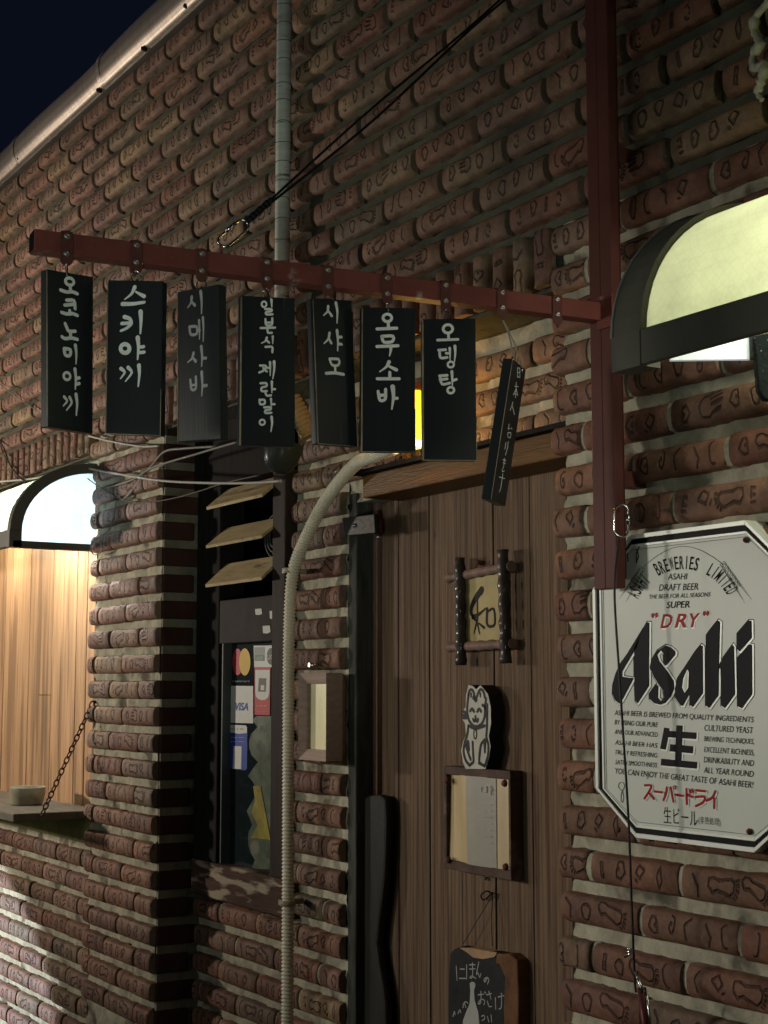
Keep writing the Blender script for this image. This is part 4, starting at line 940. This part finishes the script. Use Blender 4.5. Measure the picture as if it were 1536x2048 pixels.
# each entry: strap px, face quad in crop px (TL,TR,BR,BL), crop map, side shown, strokes [(pts,w0,w1)], circles [(cx,cy,rx,ry,w)]
V = lambda x0, y0, x1, y1, x2, y2, w=40: ([(x0,y0),(x1,y1),(x2,y2)], w, w*.35)
def Sx(w, *sts): return [(s, w, w) for s in sts]
boards = [
 (133, [(185,45),(695,130),(690,1850),(190,1775)], A_, 'L', 'leftmost hanging black board with seven Korean syllables in white brush writing',
  Sx(36, [(437,235),(440,300)], [(330,280),(400,305),(460,297),(515,322)], [(395,395),(485,390),(490,490)], [(375,450),(470,440)], [(430,510),(435,550)], [(340,530),(400,550),(460,540),(515,565)], [(380,655),(400,700),(415,742),(490,740)], [(440,752),(440,810)], [(345,800),(380,825),(450,812),(515,830)], [(370,930),(445,938),(435,1015),(378,1005),(370,930)], [(505,1258),(535,1250)], [(500,1318),(535,1312)])
  +[([(370,1455),(410,1500),(360,1555)], 34, 14), ([(430,1460),(460,1520),(395,1600)], 34, 14), V(492,895,505,980,500,1100), V(488,1155,500,1250,492,1375), V(500,1430,515,1530,503,1655)], [(430,185,38,42,34), (400,1232,30,42,30)]),
 (272, [(858,165),(1455,175),(1430,1870),(830,1850)], A_, 'R', 'second hanging board from the left, glossy black, with a large three-line brush word',
  [([(1152,245),(1120,320),(1040,380)], 44, 12), ([(1165,295),(1210,322),(1255,345)], 20, 42), ([(1018,430),(1130,430),(1258,410)], 44, 30), ([(1040,572),(1100,590),(1122,645),(1060,700),(1000,725)], 44, 26), ([(1010,645),(1095,640)], 36, 36), V(1216,515,1222,620,1213,755,50), V(1185,800,1195,900,1183,1040,48), ([(1200,905),(1250,900)], 34, 34), ([(1200,965),(1255,960)], 34, 34), ([(1000,1140),(1050,1178),(995,1250)], 40, 14), ([(1080,1128),(1130,1180),(1050,1280)], 40, 14), V(1198,1105,1205,1200,1190,1335,44)], [(1045,920,52,50,44)]),
 (403, [(85,185),(535,100),(560,1800),(90,1830)], B_, 'R', 'third hanging board from the left, turned aside, with faint grey brush writing', 
  [([(240,240),(235,300),(195,355)], 38, 12), ([(240,290),(275,328)], 24, 34), V(338,182,350,300,347,418,40), ([(215,560),(300,550),(300,640),(225,652),(215,560)], 30, 30), ([(305,600),(330,595)], 26, 26), V(320,490,325,600,325,695,32), V(362,458,370,580,365,718,32), ([(260,845),(245,905),(195,948)], 36, 12), ([(250,892),(285,935)], 24, 34), V(345,775,355,880,348,990,40), ([(360,900),(398,900)], 30, 30), ([(225,1140),(235,1255),(290,1245),(285,1105)], 30, 30), ([(230,1200),(285,1192)], 24, 24), V(350,1055,358,1180,350,1315,40), ([(362,1205),(405,1200)], 32, 32)], []),
 (533, [(785,225),(1370,255),(1375,1885),(770,1870)], B_, 'L', 'fourth hanging board, matte black with small crowded brush writing in two words',
  Sx(23, [(1040,372),(1115,370),(1115,396),(1048,402),(1050,432),(1122,428)], [(1045,480),(1050,552),(1120,548),(1120,470)], [(1048,520),(1118,515)], [(1085,555),(1085,575)], [(992,577),(1150,572)], [(1068,592),(1070,630),(1115,628)], [(1055,705),(1085,735)], [(1045,782),(1125,776),(1120,840)], [(985,985),(1060,985),(1030,1040),(975,1062)], [(1020,1012),(1060,1050)], [(1062,1010),(1090,1010)], [(990,1180),(1060,1175),(1060,1215),(1000,1225),(1000,1270),(1060,1265)], [(1118,1245),(1150,1245)], [(1045,1285),(1060,1320),(1105,1312)], [(980,1362),(1040,1360),(1040,1410),(985,1415),(980,1362)], [(1110,1412),(1145,1410)], [(1030,1447),(1105,1440),(1105,1470),(1040,1477),(1040,1512),(1110,1505)])
  +[([(1060,680),(1045,720),(1000,742)], 24, 10), V(1110,272,1113,310,1115,352,28), V(1125,668,1126,700,1125,748,26), V(1095,948,1098,1020,1098,1098,26), V(1140,942,1143,1030,1125,1130,32), V(1115,1162,1116,1220,1116,1284,28), V(1105,1352,1108,1390,1110,1432,26), V(1112,1552,1120,1620,1105,1718,30)], [(1030,320,26,32,20), (1010,1612,28,30,20)]),
 (655, [(150,150),(605,180),(675,1890),(210,1855)], C_, 'L', 'fifth hanging board, dark green-black, with a short three-syllable white word in its upper half',
  [([(325,250),(320,310),(270,355)], 36, 14), ([(325,300),(365,358)], 24, 36), V(415,210,435,310,427,445,42), ([(340,560),(330,630),(275,682)], 36, 14), ([(335,622),(360,676)], 24, 34), V(428,530,440,640,435,768,40), ([(445,608),(480,605)], 32, 32), ([(445,686),(480,690)], 32, 32), ([(340,860),(460,860),(450,938),(368,940),(340,860)], 30, 30), ([(405,950),(408,1015)], 30, 30), ([(298,1030),(400,1022),(505,1042)], 34, 34)], []),
 (773, [(728,258),(1350,270),(1350,1955),(720,1950)], C_, 'L', 'sixth hanging board, brownish black, four big white syllables, left of the lantern glow',
  Sx(34, [(1030,440),(1033,492)], [(898,515),(1130,505)], [(955,600),(1100,592),(1085,668),(972,675),(955,600)], [(898,720),(1020,716),(1145,710)], [(1048,1022),(1050,1085)], [(902,1097),(1158,1097)], [(912,1245),(930,1360),(1000,1345),(1000,1220)], [(925,1292),(990,1287)], [(1098,1328),(1135,1325)])
  +[([(1062,730),(1060,770),(1045,830)], 36, 14), ([(1040,900),(1010,960),(930,1015)], 42, 12), ([(1042,952),(1125,992)], 26, 40), V(1082,1190,1095,1300,1072,1452,52)], [(1020,385,52,46,32)]),
 (890, [(125,185),(640,180),(650,1565),(130,1560)], D_, 'L', 'seventh hanging board, right of the lantern glow, with three small round-lettered syllables',
  Sx(24, [(372,335),(374,385)], [(265,392),(465,385)], [(275,490),(345,485)], [(285,490),(290,572),(360,560)], [(350,520),(385,520)], [(285,740),(360,735)], [(290,778),(360,770)], [(290,745),(305,830),(385,810)], [(412,788),(450,775)])
  +[V(385,470,388,530,388,595,24), V(435,450,440,520,430,605,28), V(405,700,410,770,410,835,28)], [(367,282,48,43,26), (395,630,31,29,20), (395,880,33,31,22)]),
]
def build_board(lab, quad, mp, d0, strokes, circles, side, paint, T=.017):
    # real board: solve the yaw that gives the traced width, keep edges vertical
    TL, TR_, BR_, BL_ = [mp(*q) for q in quad]
    w_l = ((TL[0]+BL_[0])/2, (TL[1]+BL_[1])/2); w_r = ((TR_[0]+BR_[0])/2, (TR_[1]+BR_[1])/2)
    a = PD(*w_l, d0); W_ = .100; best = None
    for k in range(-700, 701, 5):
        d1 = d0+k*1e-4; b = PD(*w_r, d1); h = (Vector((b.x, b.y, 0))-Vector((a.x, a.y, 0))).length; e = abs(h-W_)
        tsign = (d1 > d0) == (side == 'L')
        if tsign and (best is None or e < best[0]): best = (e, d1)
    d1 = best[1]
    q3 = [PD(*TL, d0), PD(*TR_, d1), PD(*BR_, d1), PD(*BL_, d0)]
    return q3
def on_quad(q3, quad):
    """map from crop px to the board face by solving the inverse of the projective map (8-dof) then planar interpolation"""
    src = np.array(quad, float); A = []; bb = []
    dst = [(0,0),(1,0),(1,1),(0,1)]
    for (x, y), (u, v) in zip(src, dst):
        A += [[x,y,1,0,0,0,-u*x,-u*y],[0,0,0,x,y,1,-v*x,-v*y]]; bb += [u, v]
    h = np.linalg.solve(np.array(A), np.array(bb))
    def f(x, y):
        w_ = h[6]*x+h[7]*y+1; u = (h[0]*x+h[1]*y+h[2])/w_; v = (h[3]*x+h[4]*y+h[5])/w_
        top = q3[0].lerp(q3[1], u); bot = q3[3].lerp(q3[2], u); return top.lerp(bot, v)
    return f
OUTW = {'faded': GREYP}
for i, (sx, quad, mp, side, lab, strokes, circles) in enumerate(boards):
    c = on_beam(sx); dd = depth(c)
    q3 = build_board(lab, quad, mp, dd, strokes, circles, side, WHITEP)
    ctr = sum(q3, Vector())/4; nrm = (q3[1]-q3[0]).cross(q3[3]-q3[0]).normalized()
    if nrm.dot(CAM-ctr) < 0: nrm = -nrm
    t_ = thing('hanging_board', lab, 'sign board', Vector((ctr.x, ctr.y, q3[0].z)), 'black menu boards hanging from the beam')
    MB().prism(q3, nrm*-.017).build('board', BLK, t_, bevel=.0012)
    f = on_quad(q3, quad); k = 1/((5.486 if mp in (A_, B_) else 5.85 if mp is C_ else 4.875))*dd/3020
    ptm = GREYP if i == 2 else WHITEP
    mb = MB(); exx = (q3[1]-q3[0]).normalized(); eyy = Vector((0,0,1)); fore = abs(exx.dot(RT))
    for pts, w0, w1 in strokes: stroke(mb, [f(*p) for p in pts], w0*k*1.12, w1*k*1.12, nrm, .0007)
    for cx_, cy_, rx, ry, w_ in circles: ring2(mb, f(cx_, cy_), exx, eyy, rx*k/max(.6, fore), ry*k, w_*k*1.12, nrm, .0007)
    mb.build('brush_lettering', ptm, t_)
    # pale worn arris along the left edge
    e0 = q3[0]+nrm*.0002; e1 = q3[3]+nrm*.0002
    MB().tube([e0+(e1-e0)*.01, e1], .0011 if i not in (3, 5, 6) else .0016, 6).build('worn_edge', M('bare_edge_wood', (.30,.25,.17), .6, var=.5, vs=30) if i == 0 else bpy.data.materials['bare_edge_wood'], t_)
    if i in (1, 4, 5, 6):
        MB().tube([q3[3]+nrm*.0002, q3[2]+nrm*.0002], .0008, 6).build('worn_edge', bpy.data.materials['bare_edge_wood'], t_)
        MB().tube([q3[2]+(q3[1]-q3[2])*.3+nrm*.0002, q3[2]+nrm*.0002], .0008, 6).build('worn_edge', bpy.data.materials['bare_edge_wood'], t_)
    # ring and screw eye
    topc = Vector((c.x, c.y, E0.z))+fs*(bwid+.002)+Vector((0,0,-.036)); eye = Vector(((q3[0].x+q3[1].x)/2, (q3[0].y+q3[1].y)/2, (q3[0].z+q3[1].z)/2))-nrm*.008
    mid = (topc+eye)/2; gap = max(.008, (topc-eye).length)
    up_ = (topc-eye).normalized(); sd_ = up_.cross(FH).normalized()
    MB().tube([mid+up_*(gap/2+.003)*math.cos(a)+sd_*.008*math.sin(a) for a in np.linspace(0, 6.283, 19)[:-1]], .0012, 6, closed=True).build('ring', CHROME, t_)
    MB().tube([eye-up_*.006, eye+up_*.004], .0022, 8).build('screw_eye', RUST, t_)
# eighth board: swung edge-on and tilted, hung on a wire loop
quad = [(1000,570),(1130,680),(930,2010),(790,1940)]
c = on_beam(1003); d0 = depth(c)+.0
q3 = [PD(*D_(*quad[0]), d0), PD(*D_(*quad[1]), d0+.072), PD(*D_(*quad[2]), d0+.072), PD(*D_(*quad[3]), d0)]
t_ = thing('hanging_board', 'eighth board, swung edge-on and tilted on a wire loop, with thin Japanese writing', 'sign board', (q3[0]+q3[1])/2, 'black menu boards hanging from the beam')
nrm = (q3[1]-q3[0]).cross(q3[3]-q3[0]).normalized()
if nrm.dot(CAM-q3[0]) < 0: nrm = -nrm
back = PD(*D_(905, 570), d0+.006)-q3[0]
MB().prism(q3, back).build('board', BLK, t_, bevel=.001)
f = on_quad(q3, quad); mb = MB(); k = 1/4.875*d0/3020
for pts in ([(1047,658),(1047,750)], [(1070,662),(1070,756)], [(1049,662),(1070,664)], [(1048,705),(1069,707)], [(1048,748),(1069,752)], [(1036,800),(1028,950)], [(1020,838),(1056,842)], [(1035,862),(1005,925)], [(1035,862),(1050,930)], [(1018,912),(1042,917)], [(1002,990),(992,1030),(975,1072)], [(998,1030),(1018,1112)], [(966,1205),(960,1262)], [(953,1245),(976,1248)], [(952,1290),(985,1285),(980,1340),(955,1335),(952,1292)], [(988,1240),(994,1256)], [(936,1385),(925,1450)], [(958,1375),(950,1440),(930,1510)], [(905,1552),(935,1560)], [(905,1582),(932,1590)], [(920,1540),(914,1622),(898,1650),(900,1672),(920,1662)], [(868,1722),(922,1738)], [(905,1690),(890,1800),(884,1830),(870,1872)]):
    stroke(mb, [f(*p) for p in pts], 9*k, 7*k, nrm, .0005)
mb.build('brush_lettering', WHITEP, t_)
MB().tube([q3[0]+nrm*.0003, q3[3]+nrm*.0003], .0007, 6).build('worn_edge', bpy.data.materials['bare_edge_wood'], t_)
tp_ = PD(1006, 640, depth(c))
for q_ in ((1025, 714), (1044, 736)):
    e_ = PD(*q_, d0+.02); MB().tube(rough_path([tp_, tp_.lerp(e_, .5)+RT*.004, e_], 6), .0014, 6).build('wire_loop', CABLE, t_)
    MB().tube([e_, e_+Vector((0,0,-.008))], .0022, 6).build('screw_eye', CHROME, t_)

# ------------------------------------------------------------------ beer sign
YA = -.043
def p5(x, y): return P(1180+x/4.315, 1030+y/4.315, YA)
def p6(x, y): return P(1200+x/4.571, 1200+y/4.571, YA)
def p7(x, y): return P(1200+x/4.571, 1400+y/4.571, YA)
bsn = thing('beer_sign', 'big octagonal white metal beer sign with bold black lettering, right of the post', 'sign', P(1365, 1380, 0))
pL = P(1190, 1375, YA); pTL = P(1262, 1072, YA); pTR = P(1492, 1038, YA); pB0 = P(1246, 1668, YA); pB1 = P(1498, 1708, YA)
cxs = (pTL.x+pTR.x)/2; hw_ = cxs-pL.x; zt_ = (pTL.z+pTR.z)/2; zb4 = (pB0.z+pB1.z)/2
zc1 = P(1197, 1178, YA).z; zc0 = P(1190, 1576, YA).z; fw = (pTR.x-pTL.x)/2
def octo(ins, y):
    h = hw_-ins; k = ins*.45
    return [Vector((cxs-fw+k*0, y, zt_-ins)), Vector((cxs+fw-k*0, y, zt_-ins)), Vector((cxs+h, y, zc1)), Vector((cxs+h, y, zc0)), Vector((cxs+fw, y, zb4+ins)), Vector((cxs-fw, y, zb4+ins)), Vector((cxs-h, y, zc0)), Vector((cxs-h, y, zc1))]
def plate_mat(name, c, rough, metal=.55):
    return M(name, c, rough, metal, var=.07, vs=2, bump=.06, bs=7, spec=.3)
PLT = plate_mat('pearl_white_plate', (.60,.62,.54), .38, 0); SIL = plate_mat('silver_trim', (.74,.75,.68), .35, .1); BKB = M('gloss_black_print', (.008,.008,.009), .5, var=.1, bump=.02, spec=.07); REDP = M('gloss_red_print', (.36,.016,.022), .4, var=.1, bump=.02)
GRP = FM('grey_print', (.14,.15,.13)); 
MB().prism(octo(0, YA+.012), (0,.03,0)).build('backing_tray', SIL, bsn)
def band(i0, i1, y, d, mat, name):
    a, b = octo(i0, y), octo(i1, y); m_ = MB()
    for k in range(8):
        j = (k+1) % 8; m_.prism([a[k], a[j], b[j], b[k]], (0, d, 0))
    m_.build(name, mat, bsn, bevel=.0008)
band(0, .0085, YA-.003, .015, SIL, 'outer_rim'); band(.0085, .0185, YA+.002, .01, BKB, 'black_band'); band(.0185, .0235, YA-.001, .013, SIL, 'inner_rim')
MB().prism(octo(.0235, YA+.0015), (0,.01,0)).build('face_plate', PLT, bsn)
band(.028, .029, YA+.0009, .0006, GRP, 'thin_line')
YAf = YA+.0015
def onf(v, dy=0): v = Vector(v); return Vector((v.x, YAf-dy, v.z))
letters = {'A': [[(435,205),(452,206),(448,600),(450,785),(345,945),(327,925),(318,700),(315,440),(380,300)], [(398,250),(190,590),(150,680),(122,780),(118,860),(140,915),(180,948),(212,900),(310,715),(205,700),(205,655),(312,470),(340,440)]],
 's': [[(600,415),(650,432),(690,470),(690,500),(605,600),(588,590),(585,490),(560,460),(525,500),(545,560),(610,640),(675,740),(680,810),(650,880),(600,940),(555,958),(500,945),(456,905),(455,860),(520,770),(535,790),(530,890),(558,925),(592,895),(580,830),(500,710),(458,620),(470,560),(530,460)]],
 'a': [[(925,412),(940,425),(942,850),(852,978),(825,960),(820,860),(760,968),(740,965),(692,895),(688,810),(715,715),(800,590),(870,480)]],
 'h': [[(1082,188),(1098,200),(1088,590),(1085,870),(1000,988),(970,965),(978,320),(1030,250)], [(1215,408),(1226,430),(1235,862),(1145,988),(1112,965),(1105,620),(1080,605),(1150,500)]],
 'i': [[(1362,188),(1386,190),(1388,345),(1278,472),(1258,450),(1258,310)], [(1366,403),(1390,408),(1392,860),(1300,990),(1262,972),(1265,530)]]}
holes = {'a': [[(808,640),(775,720),(765,800),(785,845),(815,800),(820,660)]]}
for k_, polys in letters.items():
    ls = MB(); lb = MB()
    for pl_ in polys:
        for off_, dy, mi, tgt in ((15, .0006, 1, ls), (10, .0016, 0, ls), (0, .003, 0, lb)):
            o_ = offset_poly(pl_, off_)
            w_ = [onf(p6(x+(6 if off_ == 10 else 0), y+(4 if off_ == 10 else 0)), dy) for x, y in o_]
            tgt.prism(w_, (0, .0012, 0), mi)
    for hp_ in holes.get(k_, []):
        ls.prism([onf(p6(x, y), .0045) for x, y in offset_poly(hp_, 2)], (0, .001, 0), 0); ls.prism([onf(p6(x, y), .0050) for x, y in offset_poly(hp_, -9)], (0, .0005, 0), 2)
    lt_ = lb.build('letter', BKB, bsn, bevel=.0005)
    o_ = ls.build('letter_outline', [SIL, BKB, PLT], lt_)
tx = MB()
def line(fn, s, a, b, h, mi=0, shear=.22, bold=0, dy=.0008):
    A, B = onf(fn(*a), dy), onf(fn(*b), dy); hz = (onf(fn(a[0], a[1]-h)).z-A.z)
    put_text(tx, s, A, B, abs(hz), NY, 0, mi, shear=shear, bold=bold)
line(p5, 'ASAHI', (668,557), (838,555), 52); line(p5, 'DRAFT BEER', (592,655), (930,645), 56); line(p5, 'THE BEER FOR ALL SEASONS', (508,724), (1038,703), 36)
line(p5, 'SUPER', (656,803), (856,797), 56, 0, .22, .01)
def dry(off, mi, dy, bold):
    for ch_, a, b, hh_ in (('D', 605, 710, 118), ('R', 728, 830, 118), ('Y', 860, 955, 118)): line(p5, ch_, (a+off, 975+off-(a-605)*.03), (b+off, 972+off-(a-605)*.03), hh_, mi, .3, bold, dy)
    for x, y in ((540, 868), (572, 865), (985, 850), (1014, 848)):
        tx.prism([onf(p5(x+off+dx_, y+off+dy_), dy) for dx_, dy_ in ell(0, 0, 13, 22, 12)], (0, .0003, 0), mi)
dry(5, 1, .0007, .05); dry(0, 2, .0014, .02)
# brewery name on an arc
c_pts = [np.array(v, float) for v in ((405,740),(760,468),(1190,710))]
(x1_, y1_), (x2_, y2_), (x3_, y3_) = c_pts
a__ = np.linalg.solve(np.array([[x1_-x2_, y1_-y2_],[x1_-x3_, y1_-y3_]])*2, np.array([x1_**2-x2_**2+y1_**2-y2_**2, x1_**2-x3_**2+y1_**2-y3_**2])); Rr_ = math.hypot(x1_-a__[0], y1_-a__[1])
name_ = 'ASAHI  BREWERIES  LIMITED'; th0 = math.atan2(y1_-a__[1], x1_-a__[0]); th1 = math.atan2(y3_-a__[1], x3_-a__[0])
ths = np.linspace(th0+.03, th1-.03, len(name_)+1)
for i, ch_ in enumerate(name_):
    if ch_ == ' ': continue
    ta_, tb2 = ths[i]+.008, ths[i+1]-.008; 
    if ch_ == 'I': m0 = (ta_+tb2)/2; ta_, tb2 = m0-.008, m0+.008
    pa = (a__[0]+Rr_*math.cos(ta_), a__[1]+Rr_*math.sin(ta_)); pb = (a__[0]+Rr_*math.cos(tb2), a__[1]+Rr_*math.sin(tb2)); tm = (ta_+tb2)/2
    top_ = (a__[0]+(Rr_+112)*math.cos(tm), a__[1]+(Rr_+112)*math.sin(tm)); bas = (a__[0]+Rr_*math.cos(tm), a__[1]+Rr_*math.sin(tm))
    upv = onf(p5(*top_))-onf(p5(*bas)); put_text(tx, ch_, onf(p5(*pa), .0008), onf(p5(*pb), .0008), upv.length, NY, 0, 0, bold=.01, up=upv.normalized())
for L_ in (('ASAHI BEER IS BREWED FROM QUALITY INGREDIENTS', (130,137), (1405,205), 46), ('BY USING OUR PURE', (130,224), (528,250), 44), ('AND OUR ADVANCED', (130,310), (525,338), 42), ('ASAHI BEER HAS', (133,407), (522,438), 42), ('TRULY REFRESHING', (135,497), (522,528), 42), ('SATIN SMOOTHNESS', (137,587), (520,618), 42), ('CULTURED YEAST', (952,280), (1400,305), 54), ('BREWING TECHNIQUES,', (948,376), (1405,403), 46), ('EXCELLENT RICHNESS,', (948,476), (1405,507), 50), ('DRINKABILITY AND', (945,570), (1405,605), 52), ('ALL YEAR ROUND', (945,665), (1402,705), 54), ('YOU CAN ENJOY THE GREAT TASTE OF ASAHI BEER!', (138,673), (1400,805), 52)): line(p7, *L_)
line(p7, '生ビール', (580,1115), (890,1150), 140, 0, 0, -.005); line(p7, '(非熱処理)', (897,1122), (1098,1145), 62, 3, 0)
tx.build('printed_text', [BKB, SIL, REDP, GRP], bsn)
em = MB()
def est(pts, w0, w1=None, mi=0, dy=.0018, fn=p7, off=0): stroke(em, [onf(fn(x+off, y+off), dy) for x, y in pts], w0/4.571*2.5/3020, (w1 or w0)/4.571*2.5/3020, NY, .0006, mi)
kj = [([(612,255),(575,450)], 48), ([(612,310),(880,328)], 60), ([(640,437),(850,455)], 66), ([(560,567),(886,597)], 62), ([(728,232),(716,560)], 54)]
def bar(pts, w_, mi, dy, grow=0, off=0):
    (x0b, y0b), (x1b, y1b) = pts; dx, dy_ = x1b-x0b, y1b-y0b; l = math.hypot(dx, dy_); nx, ny = -dy_/l*(w_/2+grow), dx/l*(w_/2+grow); ex, ey = dx/l*grow, dy_/l*grow
    em.prism([onf(p7(x+off, y+off), dy) for x, y in ((x0b+nx-ex, y0b+ny-ey), (x1b+nx+ex, y1b+ny+ey), (x1b-nx+ex, y1b-ny+ey), (x0b-nx-ex, y0b-ny-ey))], (0,.0008,0), mi)
for i, (p_, w_) in enumerate(kj): bar(p_, w_, 1, .0010+i*.00004, 7, 8)
for i, (p_, w_) in enumerate(kj): bar(p_, w_, 0, .0022+i*.00005)
kat = [[(412,780),(478,778),(455,830),(408,900)], [(450,852),(495,905)], [(500,836),(568,845)], [(612,800),(605,860),(582,915)], [(648,800),(672,930)], [(692,865),(762,878)], [(792,812),(795,950)], [(800,866),(848,888)], [(822,822),(832,845)], [(845,818),(855,840)], [(882,826),(962,834)], [(878,885),(965,880),(950,935),(878,970)], [(1056,835),(1030,895),(975,920)], [(1046,900),(1045,988)]]
for s_ in kat: est(s_, 30, 30, 1, .0008, off=8)
for s_ in kat: est(s_, 25, 25, 2, .0018)
ring2(em, onf(p7(682,798), .0018), (1,0,0), (0,0,1), .0028, .0028, .0018, NY, .0006, 2)
# wheat ears and the arc between them
def e5(pts, w0, w1=None, mi=3): stroke(em, [onf(p5(x, y), .0006) for x, y in pts], w0*.62/4.315*2.5/3020, (w1 or w0)/4.315*2.5/3020, NY, .0003, mi)
e5([(445,460),(540,375),(640,312),(720,280),(800,268),(890,280),(980,315),(1070,370),(1145,425)], 5, 5, 0)
for base_, tip, sgn_ in (((445,465),(300,700),-1), ((1145,425),(1330,700),1)):
    bx, by = base_; tx_, ty_ = tip
    for k_ in range(7):
        t0_ = k_/9; cx_, cy_ = bx+(tx_-bx)*t0_, by+(ty_-by)*t0_; 
        for s3 in (-1, 1):
            ang = math.atan2(ty_-by, tx_-bx); ox, oy = -math.sin(ang)*16*s3, math.cos(ang)*16*s3; rr = [(cx_+ox+18*math.cos(a)*math.cos(ang)-10*math.sin(a)*math.sin(ang), cy_+oy+18*math.cos(a)*math.sin(ang)+10*math.sin(a)*math.cos(ang)) for a in np.linspace(0, 6.28, 9)]
            e5(rr, 4.5)
            e5([(cx_+ox, cy_+oy), (cx_+ox*2.2+(tx_-bx)*.5, cy_+oy*1.8+(ty_-by)*.5)], 3, 1.5)
est([(200,750),(170,760),(165,800),(200,830),(215,880),(205,940),(190,930),(188,860),(225,790),(210,752)], 6, 6, 3, .0006)
for pts in ([(330,300),(318,340),(328,400)], [(425,270),(395,330),(400,410)], [(400,300),(420,360),(395,400)]): e5(pts, 20, 14, 0)
em.build('embossed_marks', [BKB, SIL, REDP, GRP], bsn)
for x, y in ((1492, 1080), (1499, 1663), (1238, 1660)): MB().lathe(P(x, y, YA-.001), [(0,.005),(.004,.004),(.0055,0)], 12, axis=NY).build('screw', RUST, bsn)

# ------------------------------------------------------------------ loose wires on the left
def wire(pts, label, r=.003, mat=CABLE, Y=-.06, cat='wire', yend=None):
    w3 = [P(x, y, Y if yend is None else Y+(yend-Y)*i/(len(pts)-1)) for i, (x, y) in enumerate(pts)]
    o = MB().tube(rough_path(w3, 8), r, 6).build('overhead_wire', mat, loc=w3[0]); return tag(o, label, cat, 'loose wires on the left wall')
wire([(-60,968),(0,963),(60,958),(95,950),(125,938),(165,935),(205,942),(260,952),(330,962),(420,966),(500,966),(562,962)], 'long pale wire sagging from the awning top across the dark bay', .0042, M('pale_cable', (.42,.41,.36), .45, var=.15, bump=.1), -.03)
wire([(178,872),(215,881),(250,888),(285,893),(318,892)], 'short pale wire curving below the second hanging board', .0036, bpy.data.materials['pale_cable'], -.03)
wire([(475,884),(430,897),(380,912),(335,925),(300,938),(268,958),(240,968),(215,975)], 'grey wire slanting from behind the fourth board down to the pier', .0038, CABLE, -.03)
wire([(430,893),(370,897),(330,903),(305,930),(288,948),(262,985),(245,1000)], 'darker grey wire looping over the pier corner under the third board', .004, CABLE, -.025)
wire([(158,943),(190,968),(225,990),(262,1003),(300,1004),(350,996),(400,982),(450,966),(520,950)], 'thin brown wire drooping across the pier below the long pale wire', .0022, M('brown_cable', (.12,.1,.08), .5), -.03)
wire([(232,1002),(228,1030),(218,1060),(200,1072),(186,1082),(181,1098),(190,1110),(205,1098),(200,1080)], 'thin wire hanging in a small loop at the lit panel end', .0022, CABLE, -.035)
wire([(-20,880),(4,890),(20,930),(40,955),(52,964)], 'dark wire hanging in front of the upright bricks at far left', .003, CABLED, -.04)
wire([(-30,745),(0,768),(30,792),(60,812),(80,826)], 'thin pale wire crossing the upper wall behind the leftmost board', .0018, CABLE, -.04)
# dried foam residue, upper right
fz_ = MB(); fp = [P(x, y, -.05) for x, y in ((1560,-10),(1532,10),(1512,35),(1508,62),(1520,88),(1506,112),(1512,138),(1530,128),(1524,160),(1516,185),(1524,200))]
rp = rough_path(fp, 5); fz_.tube(rp, [random.uniform(.005, .011)*(.4+.6*math.sin(min(1, (len(rp)-i)/14)*1.57)) for i in range(len(rp))], 8)
tag(fz_.build('dried_foam', M('crusty_foam', (.40,.39,.31), .85, var=.3, vs=30, bump=1, bs=60), loc=fp[0]), 'crusty pale dried sealing foam on the dark bricks in the upper right corner', 'foam')
